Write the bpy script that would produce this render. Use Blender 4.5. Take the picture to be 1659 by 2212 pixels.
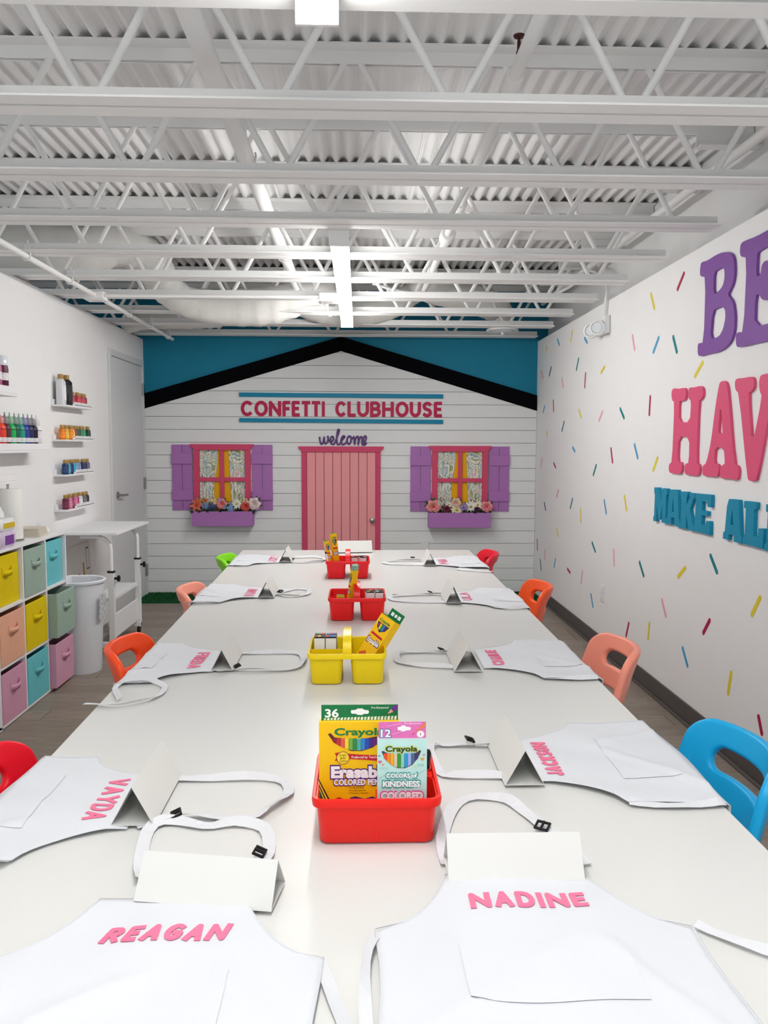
import bpy, bmesh, math, random
from mathutils import Vector, Matrix
random.seed(7)
PI = math.pi
for _o in list(bpy.data.objects):
    bpy.data.objects.remove(_o)
COL = bpy.context.scene.collection
SC = bpy.context.scene

# ------------------------------------------------------------------ camera
IMG_W, IMG_H, FOC, CAM_Z = 1659.0, 2212.0, 1750.0, 1.42
YAW, PITCH, ROLL = 0.03127413, 0.08257514, 0.003
_f = Vector((math.sin(YAW)*math.cos(PITCH), math.cos(YAW)*math.cos(PITCH), -math.sin(PITCH)))
_r = Vector((math.cos(YAW), -math.sin(YAW), 0)); _u = _r.cross(_f)
CR = _r*math.cos(ROLL)+_u*math.sin(ROLL); CU = -_r*math.sin(ROLL)+_u*math.cos(ROLL); CF = _f
CO = Vector((0, 0, CAM_Z))
cd = bpy.data.cameras.new('camera'); cam = bpy.data.objects.new('camera', cd); COL.objects.link(cam)
cd.sensor_fit = 'VERTICAL'; cd.sensor_height = 36.0; cd.lens = FOC/IMG_H*36.0
cd.clip_start = 0.05; cd.clip_end = 100
cam.matrix_world = Matrix(((CR.x, CU.x, -CF.x, CO.x), (CR.y, CU.y, -CF.y, CO.y), (CR.z, CU.z, -CF.z, CO.z), (0, 0, 0, 1)))
SC.camera = cam
# ------------------------------------------------------------------ world and exposure
w = bpy.data.worlds.new('world'); SC.world = w; w.use_nodes = True
bg = w.node_tree.nodes['Background']; bg.inputs[0].default_value = (0.93, 0.97, 1.0, 1); bg.inputs[1].default_value = 0.8
SC.view_settings.view_transform = 'Standard'; SC.view_settings.look = 'None'
SC.view_settings.gamma = 1.0; SC.view_settings.use_curve_mapping = False
SC.view_settings.exposure = 0.32
STRIP_POWER = 34.0          # emission of the LED strip lenses

def at(x, y, X=None, Y=None, Z=None):
    """a photo pixel -> the point of the room it shows, on the given plane"""
    d = CF + CR*((x-IMG_W/2)/FOC) + CU*((IMG_H/2-y)/FOC)
    if X is not None: t = (X-CO.x)/d.x
    elif Y is not None: t = (Y-CO.y)/d.y
    else: t = (Z-CO.z)/d.z
    return CO + d*t

# ------------------------------------------------------------------ materials
def lin(c):
    return tuple((v/12.92 if v <= 0.04045 else ((v+0.055)/1.055)**2.4) for v in c)
def hexc(h):
    return lin(tuple(int(h[i:i+2], 16)/255 for i in (0, 2, 4)))
MATS = {}
def mat(name, col, rough=0.5, metal=0.0, bump=0.0, bscale=40.0, var=0.0, vscale=6.0, spec=0.3, emit=0.0, sss=0.0, stretch=None, objvar=0.0, coat=0.0):
    if name in MATS: return MATS[name]
    m = bpy.data.materials.new(name); m.use_nodes = True; nt = m.node_tree; N = nt.nodes; L = nt.links
    b = N['Principled BSDF']
    c = hexc(col) if isinstance(col, str) else col
    b.inputs['Base Color'].default_value = (*c, 1); b.inputs['Roughness'].default_value = rough
    b.inputs['Metallic'].default_value = metal; b.inputs['Specular IOR Level'].default_value = spec
    if coat: b.inputs['Coat Weight'].default_value = coat; b.inputs['Coat Roughness'].default_value = 0.15
    if emit:
        b.inputs['Emission Color'].default_value = (1.0, 0.985, 0.96, 1); b.inputs['Emission Strength'].default_value = emit
    tc = N.new('ShaderNodeTexCoord'); src = tc.outputs['Object']
    if stretch:
        mp = N.new('ShaderNodeMapping'); mp.inputs['Scale'].default_value = stretch; L.new(src, mp.inputs[0]); src = mp.outputs[0]
    if var or objvar:
        mix = N.new('ShaderNodeHueSaturation'); mix.inputs['Color'].default_value = (*c, 1)
        add = None
        if var:
            n = N.new('ShaderNodeTexNoise'); n.inputs['Scale'].default_value = vscale; n.inputs['Detail'].default_value = 6
            L.new(src, n.inputs['Vector'])
            mr = N.new('ShaderNodeMapRange'); mr.inputs[3].default_value = 1-var; mr.inputs[4].default_value = 1+var; mr.inputs[1].default_value = .25; mr.inputs[2].default_value = .75
            L.new(n.outputs[0], mr.inputs[0]); add = mr.outputs[0]
        if objvar:
            oi = N.new('ShaderNodeObjectInfo'); mr2 = N.new('ShaderNodeMapRange'); mr2.inputs[3].default_value = 1-objvar; mr2.inputs[4].default_value = 1+objvar
            L.new(oi.outputs['Random'], mr2.inputs[0])
            if add:
                mm = N.new('ShaderNodeMath'); mm.operation = 'MULTIPLY'; L.new(add, mm.inputs[0]); L.new(mr2.outputs[0], mm.inputs[1]); add = mm.outputs[0]
            else: add = mr2.outputs[0]
        L.new(add, mix.inputs['Value']); L.new(mix.outputs[0], b.inputs['Base Color'])
    if bump:
        n2 = N.new('ShaderNodeTexNoise'); n2.inputs['Scale'].default_value = bscale; n2.inputs['Detail'].default_value = 4
        L.new(src, n2.inputs['Vector'])
        bp = N.new('ShaderNodeBump'); bp.inputs['Strength'].default_value = bump; bp.inputs['Distance'].default_value = 0.01
        L.new(n2.outputs[0], bp.inputs['Height']); L.new(bp.outputs[0], b.inputs['Normal'])
    MATS[name] = m
    return m
def plastic(name, col, rough=0.35): return mat(name, col, rough, bump=0.02, bscale=300, spec=0.32)
WHITE_WALL = mat('white_wall_paint', 'efefef', 0.7, bump=0.04, bscale=120, var=0.01)
WHITE_PAINT = mat('white_ceiling_paint', 'f1f1f0', 0.6, bump=0.05, bscale=60, var=0.03, vscale=3)
DECK_PAINT = mat('deck_paint', 'f0f0f0', 0.6, bump=0.05, bscale=30, var=0.04, vscale=2)
BLUE_WALL = mat('blue_wall_paint', '127f9e', 0.6, bump=0.04, bscale=100, var=0.02)
BLACK_TRIM = mat('black_roof_paint', '030408', 0.9, bump=0.02, spec=0.1)
SHIPLAP = mat('shiplap_white', 'eceeee', 0.55, bump=0.05, bscale=40, var=0.02, stretch=(1, 4, 12), objvar=0.015)
GAP = mat('shiplap_gap', '7d8080', 0.8)
PINK_D = mat('raspberry_pink_paint', 'd64a70', 0.5, bump=0.03, bscale=60, var=0.02)
PINK_L = mat('light_pink_paint', 'f6a3a6', 0.5, bump=0.03, bscale=60, var=0.02, objvar=0.015)
PURPLE = mat('lilac_paint', 'b076ba', 0.5, bump=0.03, bscale=60, var=0.02)
YELLOW_B = mat('golden_backing', 'f5b300', 0.5, var=0.02)
TEAL = mat('teal_paint', '0588ad', 0.45, bump=0.02)
RASP = mat('raspberry_card', 'c01c50', 0.5, var=0.03, vscale=15)
WELC = mat('plum_sign', '6b4b86', 0.5)
LET_PUR = mat('purple_letter', '7f4a9e', 0.5, bump=0.02)
LET_PNK = mat('pink_letter', 'e2577f', 0.5, bump=0.02)
LET_TEAL = mat('teal_letter', '068cb0', 0.5, bump=0.02)
BASEB = mat('grey_vinyl_base', '56514f', 0.55, var=0.02)
PAPER = mat('white_table_paper', 'dcdcd9', 0.32, bump=0.05, bscale=9, var=0.008, vscale=3, spec=0.4)
CARD = mat('white_cardstock', 'dededb', 0.5, bump=0.01)
APRON = mat('white_apron_cotton', 'd9dbe0', 0.75, bump=0.25, bscale=14, spec=0.2)
STRAP = mat('white_strap', 'dcdde1', 0.7, bump=0.05, bscale=200)
NAME_PINK = mat('pink_vinyl_lettering', 'f0779a', 0.45)
BLACKP = mat('black_plastic', '0e0e10', 0.4)
STEEL = mat('brushed_steel', 'a9a7a2', 0.3, metal=1.0)
WHITE_PL = mat('white_plastic', 'eceded', 0.35, bump=0.01)
WHITE_MEL = mat('white_melamine', 'eeeef0', 0.4, bump=0.01)
DOOR_GREY = mat('grey_white_door_paint', 'd6d9da', 0.5, bump=0.02)
DUCT = mat('white_duct_jacket', 'e2e1dd', 0.55, bump=0.5, bscale=14, var=0.03)
TURF = mat('green_turf', '0d5a2c', 0.9, bump=0.8, bscale=300, var=0.25, vscale=60)
BROWN_CAP = mat('tan_cap', 'a9874f', 0.5, var=0.08, vscale=60)
WOODFLOOR = mat('grey_brown_plank', '8b8075', 0.45, bump=0.08, bscale=12, var=0.28, vscale=5, stretch=(1.2, 16, 4), objvar=0.10)
DARKJ = mat('floor_joint', '3b3632', 0.8)
GLASSY = mat('clear_cap', 'dfe6ea', 0.15, spec=0.6)

# ------------------------------------------------------------------ mesh helpers
class MB:
    def __init__(s): s.v = []; s.f = []
    def pts(s, vs, fs):
        o = len(s.v); s.v += [tuple(p) for p in vs]; s.f += [tuple(o+i for i in f) for f in fs]; return s
    def box(s, x0, x1, y0, y1, z0, z1):
        return s.pts([(x0,y0,z0),(x1,y0,z0),(x1,y1,z0),(x0,y1,z0),(x0,y0,z1),(x1,y0,z1),(x1,y1,z1),(x0,y1,z1)],
                     [(0,3,2,1),(4,5,6,7),(0,1,5,4),(1,2,6,5),(2,3,7,6),(3,0,4,7)])
    def cbox(s, c, d):
        return s.box(c[0]-d[0]/2, c[0]+d[0]/2, c[1]-d[1]/2, c[1]+d[1]/2, c[2]-d[2]/2, c[2]+d[2]/2)
    def loft(s, rings, close=True, cap0=True, cap1=True):
        n = len(rings[0]); o = len(s.v)
        for r in rings: s.v += [tuple(p) for p in r]
        m = n if close else n-1
        for k in range(len(rings)-1):
            for i in range(m):
                j = (i+1) % n
                s.f.append((o+k*n+i, o+k*n+j, o+(k+1)*n+j, o+(k+1)*n+i))
        if cap0: s.f.append(tuple(o+i for i in reversed(range(n))))
        if cap1: s.f.append(tuple(o+(len(rings)-1)*n+i for i in range(n)))
        return s
    def tube(s, path, r, n=10, caps=True):
        path = [Vector(p) for p in path]; rings = []; prev = None
        for i, p in enumerate(path):
            if i == 0: t = path[1]-p
            elif i == len(path)-1: t = p-path[i-1]
            else: t = (path[i+1]-p).normalized()+(p-path[i-1]).normalized()
            t.normalize()
            if prev is None:
                a = Vector((0,0,1)) if abs(t.z) < .9 else Vector((1,0,0))
                prev = t.cross(a).normalized()
            prev = (prev-t*prev.dot(t)).normalized(); b = t.cross(prev)
            rr = r[i] if isinstance(r, (list, tuple)) else r
            rings.append([p+(prev*math.cos(2*PI*k/n)+b*math.sin(2*PI*k/n))*rr for k in range(n)])
        return s.loft(rings, True, caps, caps)
    def lathe(s, prof, n=14, c=(0,0,0), axis='z'):
        rings = []
        for r, z in prof:
            ring = []
            for k in range(n):
                a = 2*PI*k/n; x, y = r*math.cos(a), r*math.sin(a)
                p = {'z': (x, y, z), 'y': (x, z, -y), 'x': (z, x, y)}[axis]
                ring.append((c[0]+p[0], c[1]+p[1], c[2]+p[2]))
            rings.append(ring)
        return s.loft(rings)
    def ext(s, poly, vec):
        """prism of a 3-D polygon (list of points) swept by vec"""
        n = len(poly); a = [Vector(p) for p in poly]; v = Vector(vec)
        return s.pts([*a, *[p+v for p in a]], [tuple(range(n-1, -1, -1)), tuple(range(n, 2*n))] + [(i, (i+1) % n, n+(i+1) % n, n+i) for i in range(n)])
    def mesh(s, name, smooth=None):
        me = bpy.data.meshes.new(name); me.from_pydata(s.v, [], s.f)
        bm = bmesh.new(); bm.from_mesh(me); bmesh.ops.recalc_face_normals(bm, faces=bm.faces); bm.to_mesh(me); bm.free()
        if smooth is not None:
            me.shade_smooth()
            if smooth < 180: me.set_sharp_from_angle(angle=math.radians(smooth))
        me.update(); return me
    def build(s, name, m, parent=None, loc=(0,0,0), rot=(0,0,0), smooth=None, bevel=0.0, solid=0.0, sub=0, kind=None):
        me = s.mesh(name, smooth); o = bpy.data.objects.new(name, me); COL.objects.link(o)
        if m: me.materials.append(m)
        o.location = loc; o.rotation_euler = rot
        if parent: o.parent = parent
        if kind: o['kind'] = kind
        if solid:
            md = o.modifiers.new('solid', 'SOLIDIFY'); md.thickness = solid; md.offset = 0
        if bevel:
            md = o.modifiers.new('bevel', 'BEVEL'); md.width = bevel; md.segments = 2; md.limit_method = 'ANGLE'; md.angle_limit = math.radians(40)
        if sub:
            md = o.modifiers.new('sub', 'SUBSURF'); md.levels = sub; md.render_levels = sub
            me.shade_smooth()
        return o
def tag(o, label, cat, group=None):
    o['label'] = label; o['category'] = cat
    if group: o['group'] = group
    return o
def root(name, label, cat, loc=(0,0,0), rz=0, group=None):
    o = bpy.data.objects.new(name, None); COL.objects.link(o); o.location = loc; o.rotation_euler = (0, 0, rz); o.empty_display_size = 0.05
    return tag(o, label, cat, group)
def struct(o): o['kind'] = 'structure'; return o
def share(src, name, parent=None, loc=(0,0,0), rot=(0,0,0), scale=None, m=None):
    o = bpy.data.objects.new(name, src.data if hasattr(src, 'data') else src); COL.objects.link(o); o.location = loc; o.rotation_euler = rot
    if scale: o.scale = scale
    if parent: o.parent = parent
    return o
def copy_tree(o, parent=None):
    c = o.copy(); COL.objects.link(c); c.parent = parent
    for ch in list(o.children): copy_tree(ch, c)
    return c
def rrect(w, d, r, n=5, cx=0, cy=0):
    out = []
    for sx, sy, a0 in ((1,1,0),(-1,1,PI/2),(-1,-1,PI),(1,-1,3*PI/2)):
        for k in range(n+1):
            a = a0+PI/2*k/n
            out.append((cx+sx*(w/2-r)+r*math.cos(a), cy+sy*(d/2-r)+r*math.sin(a)))
    return out
def chaikin(p, it=1, closed=True):
    for _ in range(it):
        q = []; n = len(p)
        for i in range(n if closed else n-1):
            a, b = p[i], p[(i+1) % n]
            q.append(tuple(a[k]*.78+b[k]*.22 for k in range(len(a)))); q.append(tuple(a[k]*.22+b[k]*.78 for k in range(len(a))))
        if not closed: q = [p[0]]+q[1:-1]+[p[-1]]
        p = q
    return p
def catmull(p, n=6):
    out = []
    for i in range(len(p)-1):
        p0, p1, p2, p3 = p[max(i-1, 0)], p[i], p[i+1], p[min(i+2, len(p)-1)]
        for k in range(n):
            t = k/n
            out.append(tuple(.5*((2*p1[a])+(-p0[a]+p2[a])*t+(2*p0[a]-5*p1[a]+4*p2[a]-p3[a])*t*t+(-p0[a]+3*p1[a]-3*p2[a]+p3[a])*t**3) for a in range(len(p1))))
    out.append(tuple(p[-1])); return out
ORD = ['zeroth','first','second','third','fourth','fifth','sixth','seventh','eighth','ninth','tenth','eleventh','twelfth','thirteenth','fourteenth','fifteenth','sixteenth','seventeenth','eighteenth']

# ------------------------------------------------------------------ lettering
def arc(cx, cy, rx, ry, a0, a1, n=9):
    return [(cx+rx*math.cos(math.radians(a0+(a1-a0)*k/n)), cy+ry*math.sin(math.radians(a0+(a1-a0)*k/n))) for k in range(n+1)]
STROKES = {
 'A': [[(0,0),(.5,1),(1,0)],[(.2,.33),(.8,.33)]], 'B': [[(0,0),(0,1),(.55,1)]+arc(.55,.76,.36,.24,90,-90)[1:]+[(0,.52)],[(.55,.52)]+arc(.55,.26,.45,.26,90,-90)[1:]+[(0,0)]],
 'C': [arc(.58,.5,.58,.5,52,308,14)], 'D': [[(0,0),(0,1),(.4,1)]+arc(.4,.5,.6,.5,90,-90,12)[1:]+[(0,0)]],
 'E': [[(1,1),(0,1),(0,0),(1,0)],[(0,.52),(.85,.52)]], 'F': [[(1,1),(0,1),(0,0)],[(0,.5),(.85,.5)]],
 'G': [arc(.55,.5,.55,.5,55,318,14)+[(1.0,.44),(.62,.44)]], 'H': [[(0,0),(0,1)],[(1,0),(1,1)],[(0,.5),(1,.5)]], 'I': [[(.5,0),(.5,1)]],
 'J': [[(.9,1),(.9,.3)]+arc(.45,.3,.45,.3,0,-160)[1:]], 'K': [[(0,0),(0,1)],[(1,1),(.02,.45)],[(.3,.6),(1,0)]], 'L': [[(0,1),(0,0),(1,0)]],
 'M': [[(0,0),(.12,1),(.5,.3),(.88,1),(1,0)]], 'N': [[(0,0),(0,1),(1,0),(1,1)]], 'O': [arc(.5,.5,.5,.5,90,450,20)],
 'R': [[(0,0),(0,1),(.5,1)]+arc(.5,.74,.42,.26,90,-90)[1:]+[(0,.48)],[(.45,.48),(1,0)]],
 'S': [arc(.52,.75,.45,.25,40,270,9)+arc(.48,.25,.48,.25,90,-140,9)[1:]], 'T': [[(0,1),(1,1)],[(.5,1),(.5,0)]], 'U': [[(0,1),(0,.4)]+arc(.5,.4,.5,.4,180,360,10)[1:]+[(1,1)]],
 'V': [[(0,1),(.5,0),(1,1)]], 'Y': [[(0,1),(.5,.45),(1,1)],[(.5,.45),(.5,0)]], 'X': [[(0,0),(1,1)],[(0,1),(1,0)]],
}
def stroke_mesh(mb, ch, x0, y0, wd, ht, th, depth, tilt=0.0, z=0.0):
    """letter strokes on the local xy plane, thickness th, height depth along z"""
    iw, ih = wd-th, ht-th; jit = 0
    for pl in STROKES[ch]:
        P = []
        for a, b in pl:
            xx, yy = x0+th/2+a*iw, y0+th/2+b*ih
            P.append(Vector((xx+tilt*(yy-y0), yy)))
        closed = (P[0]-P[-1]).length < 1e-6 and len(P) > 3
        for i in range(len(P)-1):
            a, b = P[i], P[i+1]; d = (b-a)
            if d.length < 1e-6: continue
            d.normalize(); nrm = Vector((-d.y, d.x))*th/2
            ea = d*(th*.42 if (i == 0 and not closed) else 0); eb = d*(th*.42 if (i == len(P)-2 and not closed) else 0)
            q = [a-ea+nrm, b+eb+nrm, b+eb-nrm, a-ea-nrm]
            jit += 1; mb.ext([(p.x, p.y, z) for p in q], (0, 0, depth+jit*4e-5))
            if i > 0 or closed:
                mb.ext([(a.x+th/2*math.cos(k*PI/5), a.y+th/2*math.sin(k*PI/5), z) for k in range(10)], (0, 0, depth+(jit+.5)*4e-5))
LW = {'I': .30, 'M': 1.25, 'N': 1.08, 'O': 1.05, 'E': .78, 'F': .75, 'L': .72, 'J': .75, 'C': .9}
def word_mesh(mb, word, cx, y0, width, ht, th, depth, tilt=0.0, z=0.0, gap=.16):
    ws = [LW.get(c, .95) for c in word]; tot = sum(ws)+gap*(len(word)-1); k = width/tot; x = cx-width/2
    for c, q in zip(word, ws):
        stroke_mesh(mb, c, x, y0, q*k, ht, th, depth, tilt, z); x += (q+gap)*k
def text_mesh(body, size, offset=0.0, width=None, shear=0.0):
    cu = bpy.data.curves.new('t', 'FONT'); cu.body = body; cu.size = size; cu.align_x = 'CENTER'; cu.offset = offset; cu.shear = shear
    cu.fill_mode = 'FRONT'; cu.resolution_u = 3
    o = bpy.data.objects.new('t', cu); COL.objects.link(o)
    bpy.context.view_layer.update()
    me = bpy.data.meshes.new_from_object(o.evaluated_get(bpy.context.evaluated_depsgraph_get()))
    bpy.data.objects.remove(o); bpy.data.curves.remove(cu)
    vs = [v.co.copy() for v in me.vertices]; fs = [tuple(p.vertices) for p in me.polygons]; bpy.data.meshes.remove(me)
    if width and vs:
        x0, x1 = min(v.x for v in vs), max(v.x for v in vs); k = width/(x1-x0); c = (x0+x1)/2
        for v in vs: v.x = (v.x-c)*k
    return vs, fs

# ================================================================== SETTING
XL, XR, YF, ZP, YB = -2.0, 1.684, 7.68, 2.39, -1.2      # left wall, right wall, far wall, partition height, back
XRU, ZD = 1.78, 2.862                                     # upper right wall, deck underside
XO = -4.3                                                 # outer wall beyond the left partition
fl = struct(MB().box(XO, XRU+.1, YB, YF+.1, -.05, 0).build('floor', DARKJ))
pm = MB().box(-.608, .608, -.0745, .0745, 0, .003).mesh('plank'); pm.materials.append(WOODFLOOR)
row = 0; y = .9
while y < 7.3:
    x = XL - random.random()*1.0
    while x < XR:
        x0, x1 = max(x, XL+.001), min(x+1.217, XR-.001)
        if x1-x0 > .05:
            share(pm, 'plank', fl, ((x0+x1)/2, y, 0), scale=((x1-x0-.002)/1.216, 1, 1))
        x += 1.219
    y += .15; row += 1
struct(MB().box(XL-.12, XL, YB, YF, 0, ZP).build('wall_left', WHITE_WALL))
struct(MB().box(XR, XRU+.1, YB, YF, 0, ZP+.005).build('wall_right', WHITE_WALL))
struct(MB().box(XRU, XRU+.1, YB, YF, ZP+.005, ZD+.1).build('wall_right_upper', WHITE_WALL))
struct(MB().box(XO-.1, XO, 5.3, YF+.1, 0, ZD+.1).build('wall_outer', WHITE_WALL))
struct(MB().box(XO, XRU+.1, YF, YF+.1, 0, ZD+.1).build('wall_far', BLUE_WALL))
struct(MB().box(XR-.012, XR, YB, YF-.48, 0, .105).build('baseboard_right', BASEB, bevel=.004))
struct(MB().box(XR-.03, XR-.012, YB, YF-.48, 0, .018).build('trim_3', BASEB, bevel=.006))
# corrugated deck
mb = MB(); per = .0685; amp = .013; prof = []
x = XO
while x < XRU+.05:
    for u, z in ((0, 0), (.16, 0), (.3, .5), (.44, 1), (.72, 1), (.86, .5)): prof.append((x+u*per, ZD+z*amp*2))
    x += per
mb.loft([[(px, YB, pz) for px, pz in prof], [(px, YF+.05, pz) for px, pz in prof]], close=False, cap0=False, cap1=False)
ceil = struct(mb.build('ceiling', DECK_PAINT, solid=.002, smooth=35))
# far wall: shiplap boards and black gable
PK, PKZ = -.165, 2.423
def gable(x, top=True):
    z0 = PKZ if top else 2.291
    zl, zr = (1.889, 1.889) if top else (1.749, 1.745)
    return z0+(zl-z0)*(PK-x)/(PK-XL) if x < PK else z0+(zr-z0)*(x-PK)/(XR-PK)
gb = struct(MB().pts([(XL+.001,YF-.006,.0),(XR-.001,YF-.006,0),(XR-.001,YF-.006,1.82),(PK,YF-.006,2.35),(XL+.001,YF-.006,1.82),
                 (XL+.001,YF-.001,.0),(XR-.001,YF-.001,0),(XR-.001,YF-.001,1.82),(PK,YF-.001,2.35),(XL+.001,YF-.001,1.82)],
                [(0,1,2,3,4),(9,8,7,6,5),(0,5,6,1),(1,6,7,2),(2,7,8,3),(3,8,9,4),(4,9,5,0)]).build('wall_far_clubhouse', GAP))
z = .612-5*.1195-.01; PIT = .1195
def gm(zz, side):   # x where the board under the black band ends
    lo, hi = (XL+.002, PK) if side < 0 else (PK, XR-.002)
    f = lambda x: (gable(x, True)+gable(x, False))/2
    if f(lo if side < 0 else hi) >= zz: return lo if side < 0 else hi
    a, b = (lo, hi) if side < 0 else (hi, lo)
    for _ in range(40):
        m_ = (a+b)/2
        if f(m_) < zz: a = m_
        else: b = m_
    return (a+b)/2
while z < 2.33:
    z0, z1 = max(z+.0035, .002), min(z+PIT, 2.345)
    pl = [(gm(z0,-1), z0), (gm(z0,1), z0), (gm(z1,1), z1), (gm(z1,-1), z1)]
    if z0 < 1.82 < z1: pl = [(gm(z0,-1), z0), (gm(z0,1), z0), (XR-.002, 1.817), (gm(z1,1), z1), (gm(z1,-1), z1), (XL+.002, 1.817)]
    MB().ext([(a, YF-.006, b) for a, b in pl], (0, -.012, 0)).build('board', SHIPLAP, gb, bevel=.0015)
    z += PIT
for k, (xa, xb) in enumerate(((XL+.002, PK), (PK, XR-.002))):
    struct(MB().ext([(xa, YF-.018, gable(xa, False)), (xb, YF-.018, gable(xb, False)), (xb, YF-.018, gable(xb)), (xa, YF-.018, gable(xa))], (0, -.008, 0)).build('trim_%d' % (k+1), BLACK_TRIM))
YW = YF-.018        # face of the shiplap
tm = root('turf_mat', 'dark green artificial grass mat along the foot of the clubhouse wall', 'turf mat', (0, 7.44, 0))
MB().box(XL+.01, XR-.01, -.23, .215, 0.004, .02).build('backing', TURF, tm)
mb = MB()
for k in range(7000):
    xx = random.uniform(XL+.015, XR-.015); yy = random.uniform(-.228, .21); a = random.random()*6.28; r = .004; h = random.uniform(.01, .018); lx, ly = random.uniform(-.006, .006), random.uniform(-.006, .006)
    mb.pts([(xx-r*math.cos(a), yy-r*math.sin(a), .019), (xx+r*math.cos(a), yy+r*math.sin(a), .019), (xx+lx, yy+ly, .019+h)], [(0,1,2)])
mb.build('grass_blades', TURF, tm, kind='stuff')

# ------------------------------------------------------------------ joists
JY = [2.486+.6225*(i-1) for i in range(-1, 10)]
CW, CT, CL = .062, .006, .05       # chord leg width, thickness, vertical leg
ZB, ZT = 2.405, 2.862
bar_proto = None
nodes = [-.252+.535*k for k in range(-8, 5)]
for i, jy in enumerate(JY):
    where = ['over the camera end of the table', 'second from the camera end', 'third from the camera end', 'fourth from the camera end', 'fifth from the camera end', 'sixth from the camera end', 'fifth from the blue wall', 'fourth from the blue wall', 'third from the blue wall', 'second from the blue wall', 'nearest the blue wall'][i]
    j = root('steel_joist', 'white open web steel ceiling joist, '+where, 'joist', (0, jy, ZB), group='white ceiling joists')
    mb = MB(); xa, xb = XO+.02, 1.625
    for s in (-1, 1):
        mb.box(xa, xb, min(s*.008, s*(CW+.008)), max(s*.008, s*(CW+.008)), 0, CT)
        mb.box(xa, xb, min(s*.008, s*.014), max(s*.008, s*.014), CT, CL)
    mb.build('bottom_chord', WHITE_PAINT, j)
    mb = MB(); H = ZT-ZB; xb2 = XRU-.005
    for s in (-1, 1):
        mb.box(xa, xb2, min(s*.008, s*(CW+.008)), max(s*.008, s*(CW+.008)), H-CT, H)
        mb.box(xa, xb2, min(s*.008, s*.014), max(s*.008, s*.014), H-CL, H-CT)
    mb.build('top_chord', WHITE_PAINT, j)
    off = (i*.137) % .3 - .15 if i not in (2,) else 0
    for xn in nodes:
        for s in (-1, 1):
            if xn+off+s*.26 > 1.70 or xn+off > 1.6: continue
            if bar_proto is None:
                bar_proto = MB().tube([(.018, 0, .02), (.25, 0, H-.02)], .0125, 8).build('web_bar', WHITE_PAINT, j, (xn+off, 0, 0), smooth=50)
            else:
                share(bar_proto, 'web_bar', j, (xn+off, 0, 0), scale=(s, 1, 1))
    if i >= 2:
        MB().box(1.50, XRU-.004, -.05, -.044, H-.12, H-.06).box(1.50, XRU-.004, -.10, -.044, H-.126, H-.12).build('bearing_seat', WHITE_PAINT, j)

# ------------------------------------------------------------------ pipes, conduits
def pipe(name, label, cat, path, r, m=WHITE_PAINT, n=14, smooth=60):
    o = MB().tube([Vector(p)-Vector(path[0]) for p in path], r, n).build(name, m, loc=path[0], smooth=smooth)
    return tag(o, label, cat)
p1 = pipe('sprinkler_pipe', 'thick white sprinkler main pipe running lengthwise left of the strip lights', 'pipe', [(-.465, -1.0, 2.60), (-.465, 6.2, 2.60)], .034)
p2 = pipe('sprinkler_pipe', 'thinner white sprinkler pipe running lengthwise right of the strip lights', 'pipe', [(.50, -1.0, 2.60), (.50, 6.6, 2.60)], .021)
def collar(parent, dy, r, ln): MB().lathe([(r*.86, 0), (r, .006), (r, ln-.006), (r*.86, ln)], 16, (0, dy, 0), 'y').build('coupling', WHITE_PAINT, parent, smooth=40)
collar(p2, 1.0+2.68, .031, .11); collar(p2, 1.0+4.05, .031, .09); collar(p2, 1.0+4.62, .042, .13); collar(p2, 1.0+5.6, .032, .09)
def hanger(parent, dy, r):
    MB().tube([(r*1.15*math.cos(a), dy, r*1.15*math.sin(a)) for a in [math.radians(20-220*k/14) for k in range(15)]], .005, 6).build('hanger_strap', WHITE_PAINT, parent, smooth=60)
    MB().tube([(0, dy, r*1.0), (0, dy, .23)], .006, 6).build('hanger_rod', WHITE_PAINT, parent)
hanger(p1, 4.45, .037); hanger(p1, 6.2, .037); hanger(p2, 5.15, .024)
q = at(1121, 92, Y=2.72)
sh = root('fire_sprinkler', 'small dark red upright sprinkler head beside the right pipe', 'sprinkler', (q.x, q.y, q.z-.03))
RUST = mat('dark_red_sprinkler', '4a1c1c', 0.4)
MB().lathe([(.007, -.02), (.009, 0), (.006, .005), (.006, .03), (.004, .045)], 10).build('frame', RUST, sh, smooth=40)
MB().lathe([(.004, .045), (.017, .047), (.019, .052), (.004, .056)], 14).build('deflector', RUST, sh, smooth=40)
pipe('electrical_conduit', 'thin white conduit crossing under the joists above the left wall', 'conduit', [(-1.715, 2.2, 2.385), (-1.715, 7.62, 2.385)], .015)
pipe('electrical_conduit', 'white conduit running along the joists to the strip light junction box', 'conduit', [(-1.70, 5.42, 2.383), (-.2, 5.42, 2.383)], .012)
pipe('electrical_conduit', 'white pipe running along the upper right wall behind the joist ends', 'conduit', [(1.66, 1.2, 2.70), (1.66, 7.4, 2.70)], .022)
for k, (x, y, lb) in enumerate(((-1.715, 5.45, 'white junction box where the two ceiling conduits meet above the door'), (-.20, 5.44, 'white junction box beside the far strip light'))):
    jb = root('junction_box', lb, 'electrical box', (x, y, 2.36))
    MB().box(-.06, .06, -.05, .05, 0, .05).build('body', WHITE_PAINT, jb, bevel=.008)
    MB().box(-.065, .065, -.055, .055, -.006, 0).build('cover', WHITE_PAINT, jb, bevel=.002)
    for s in (-.04, .04): MB().lathe([(.006, -.01), (.006, -.005)], 8, (s, 0, 0)).build('screw', WHITE_PAINT, jb)
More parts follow.
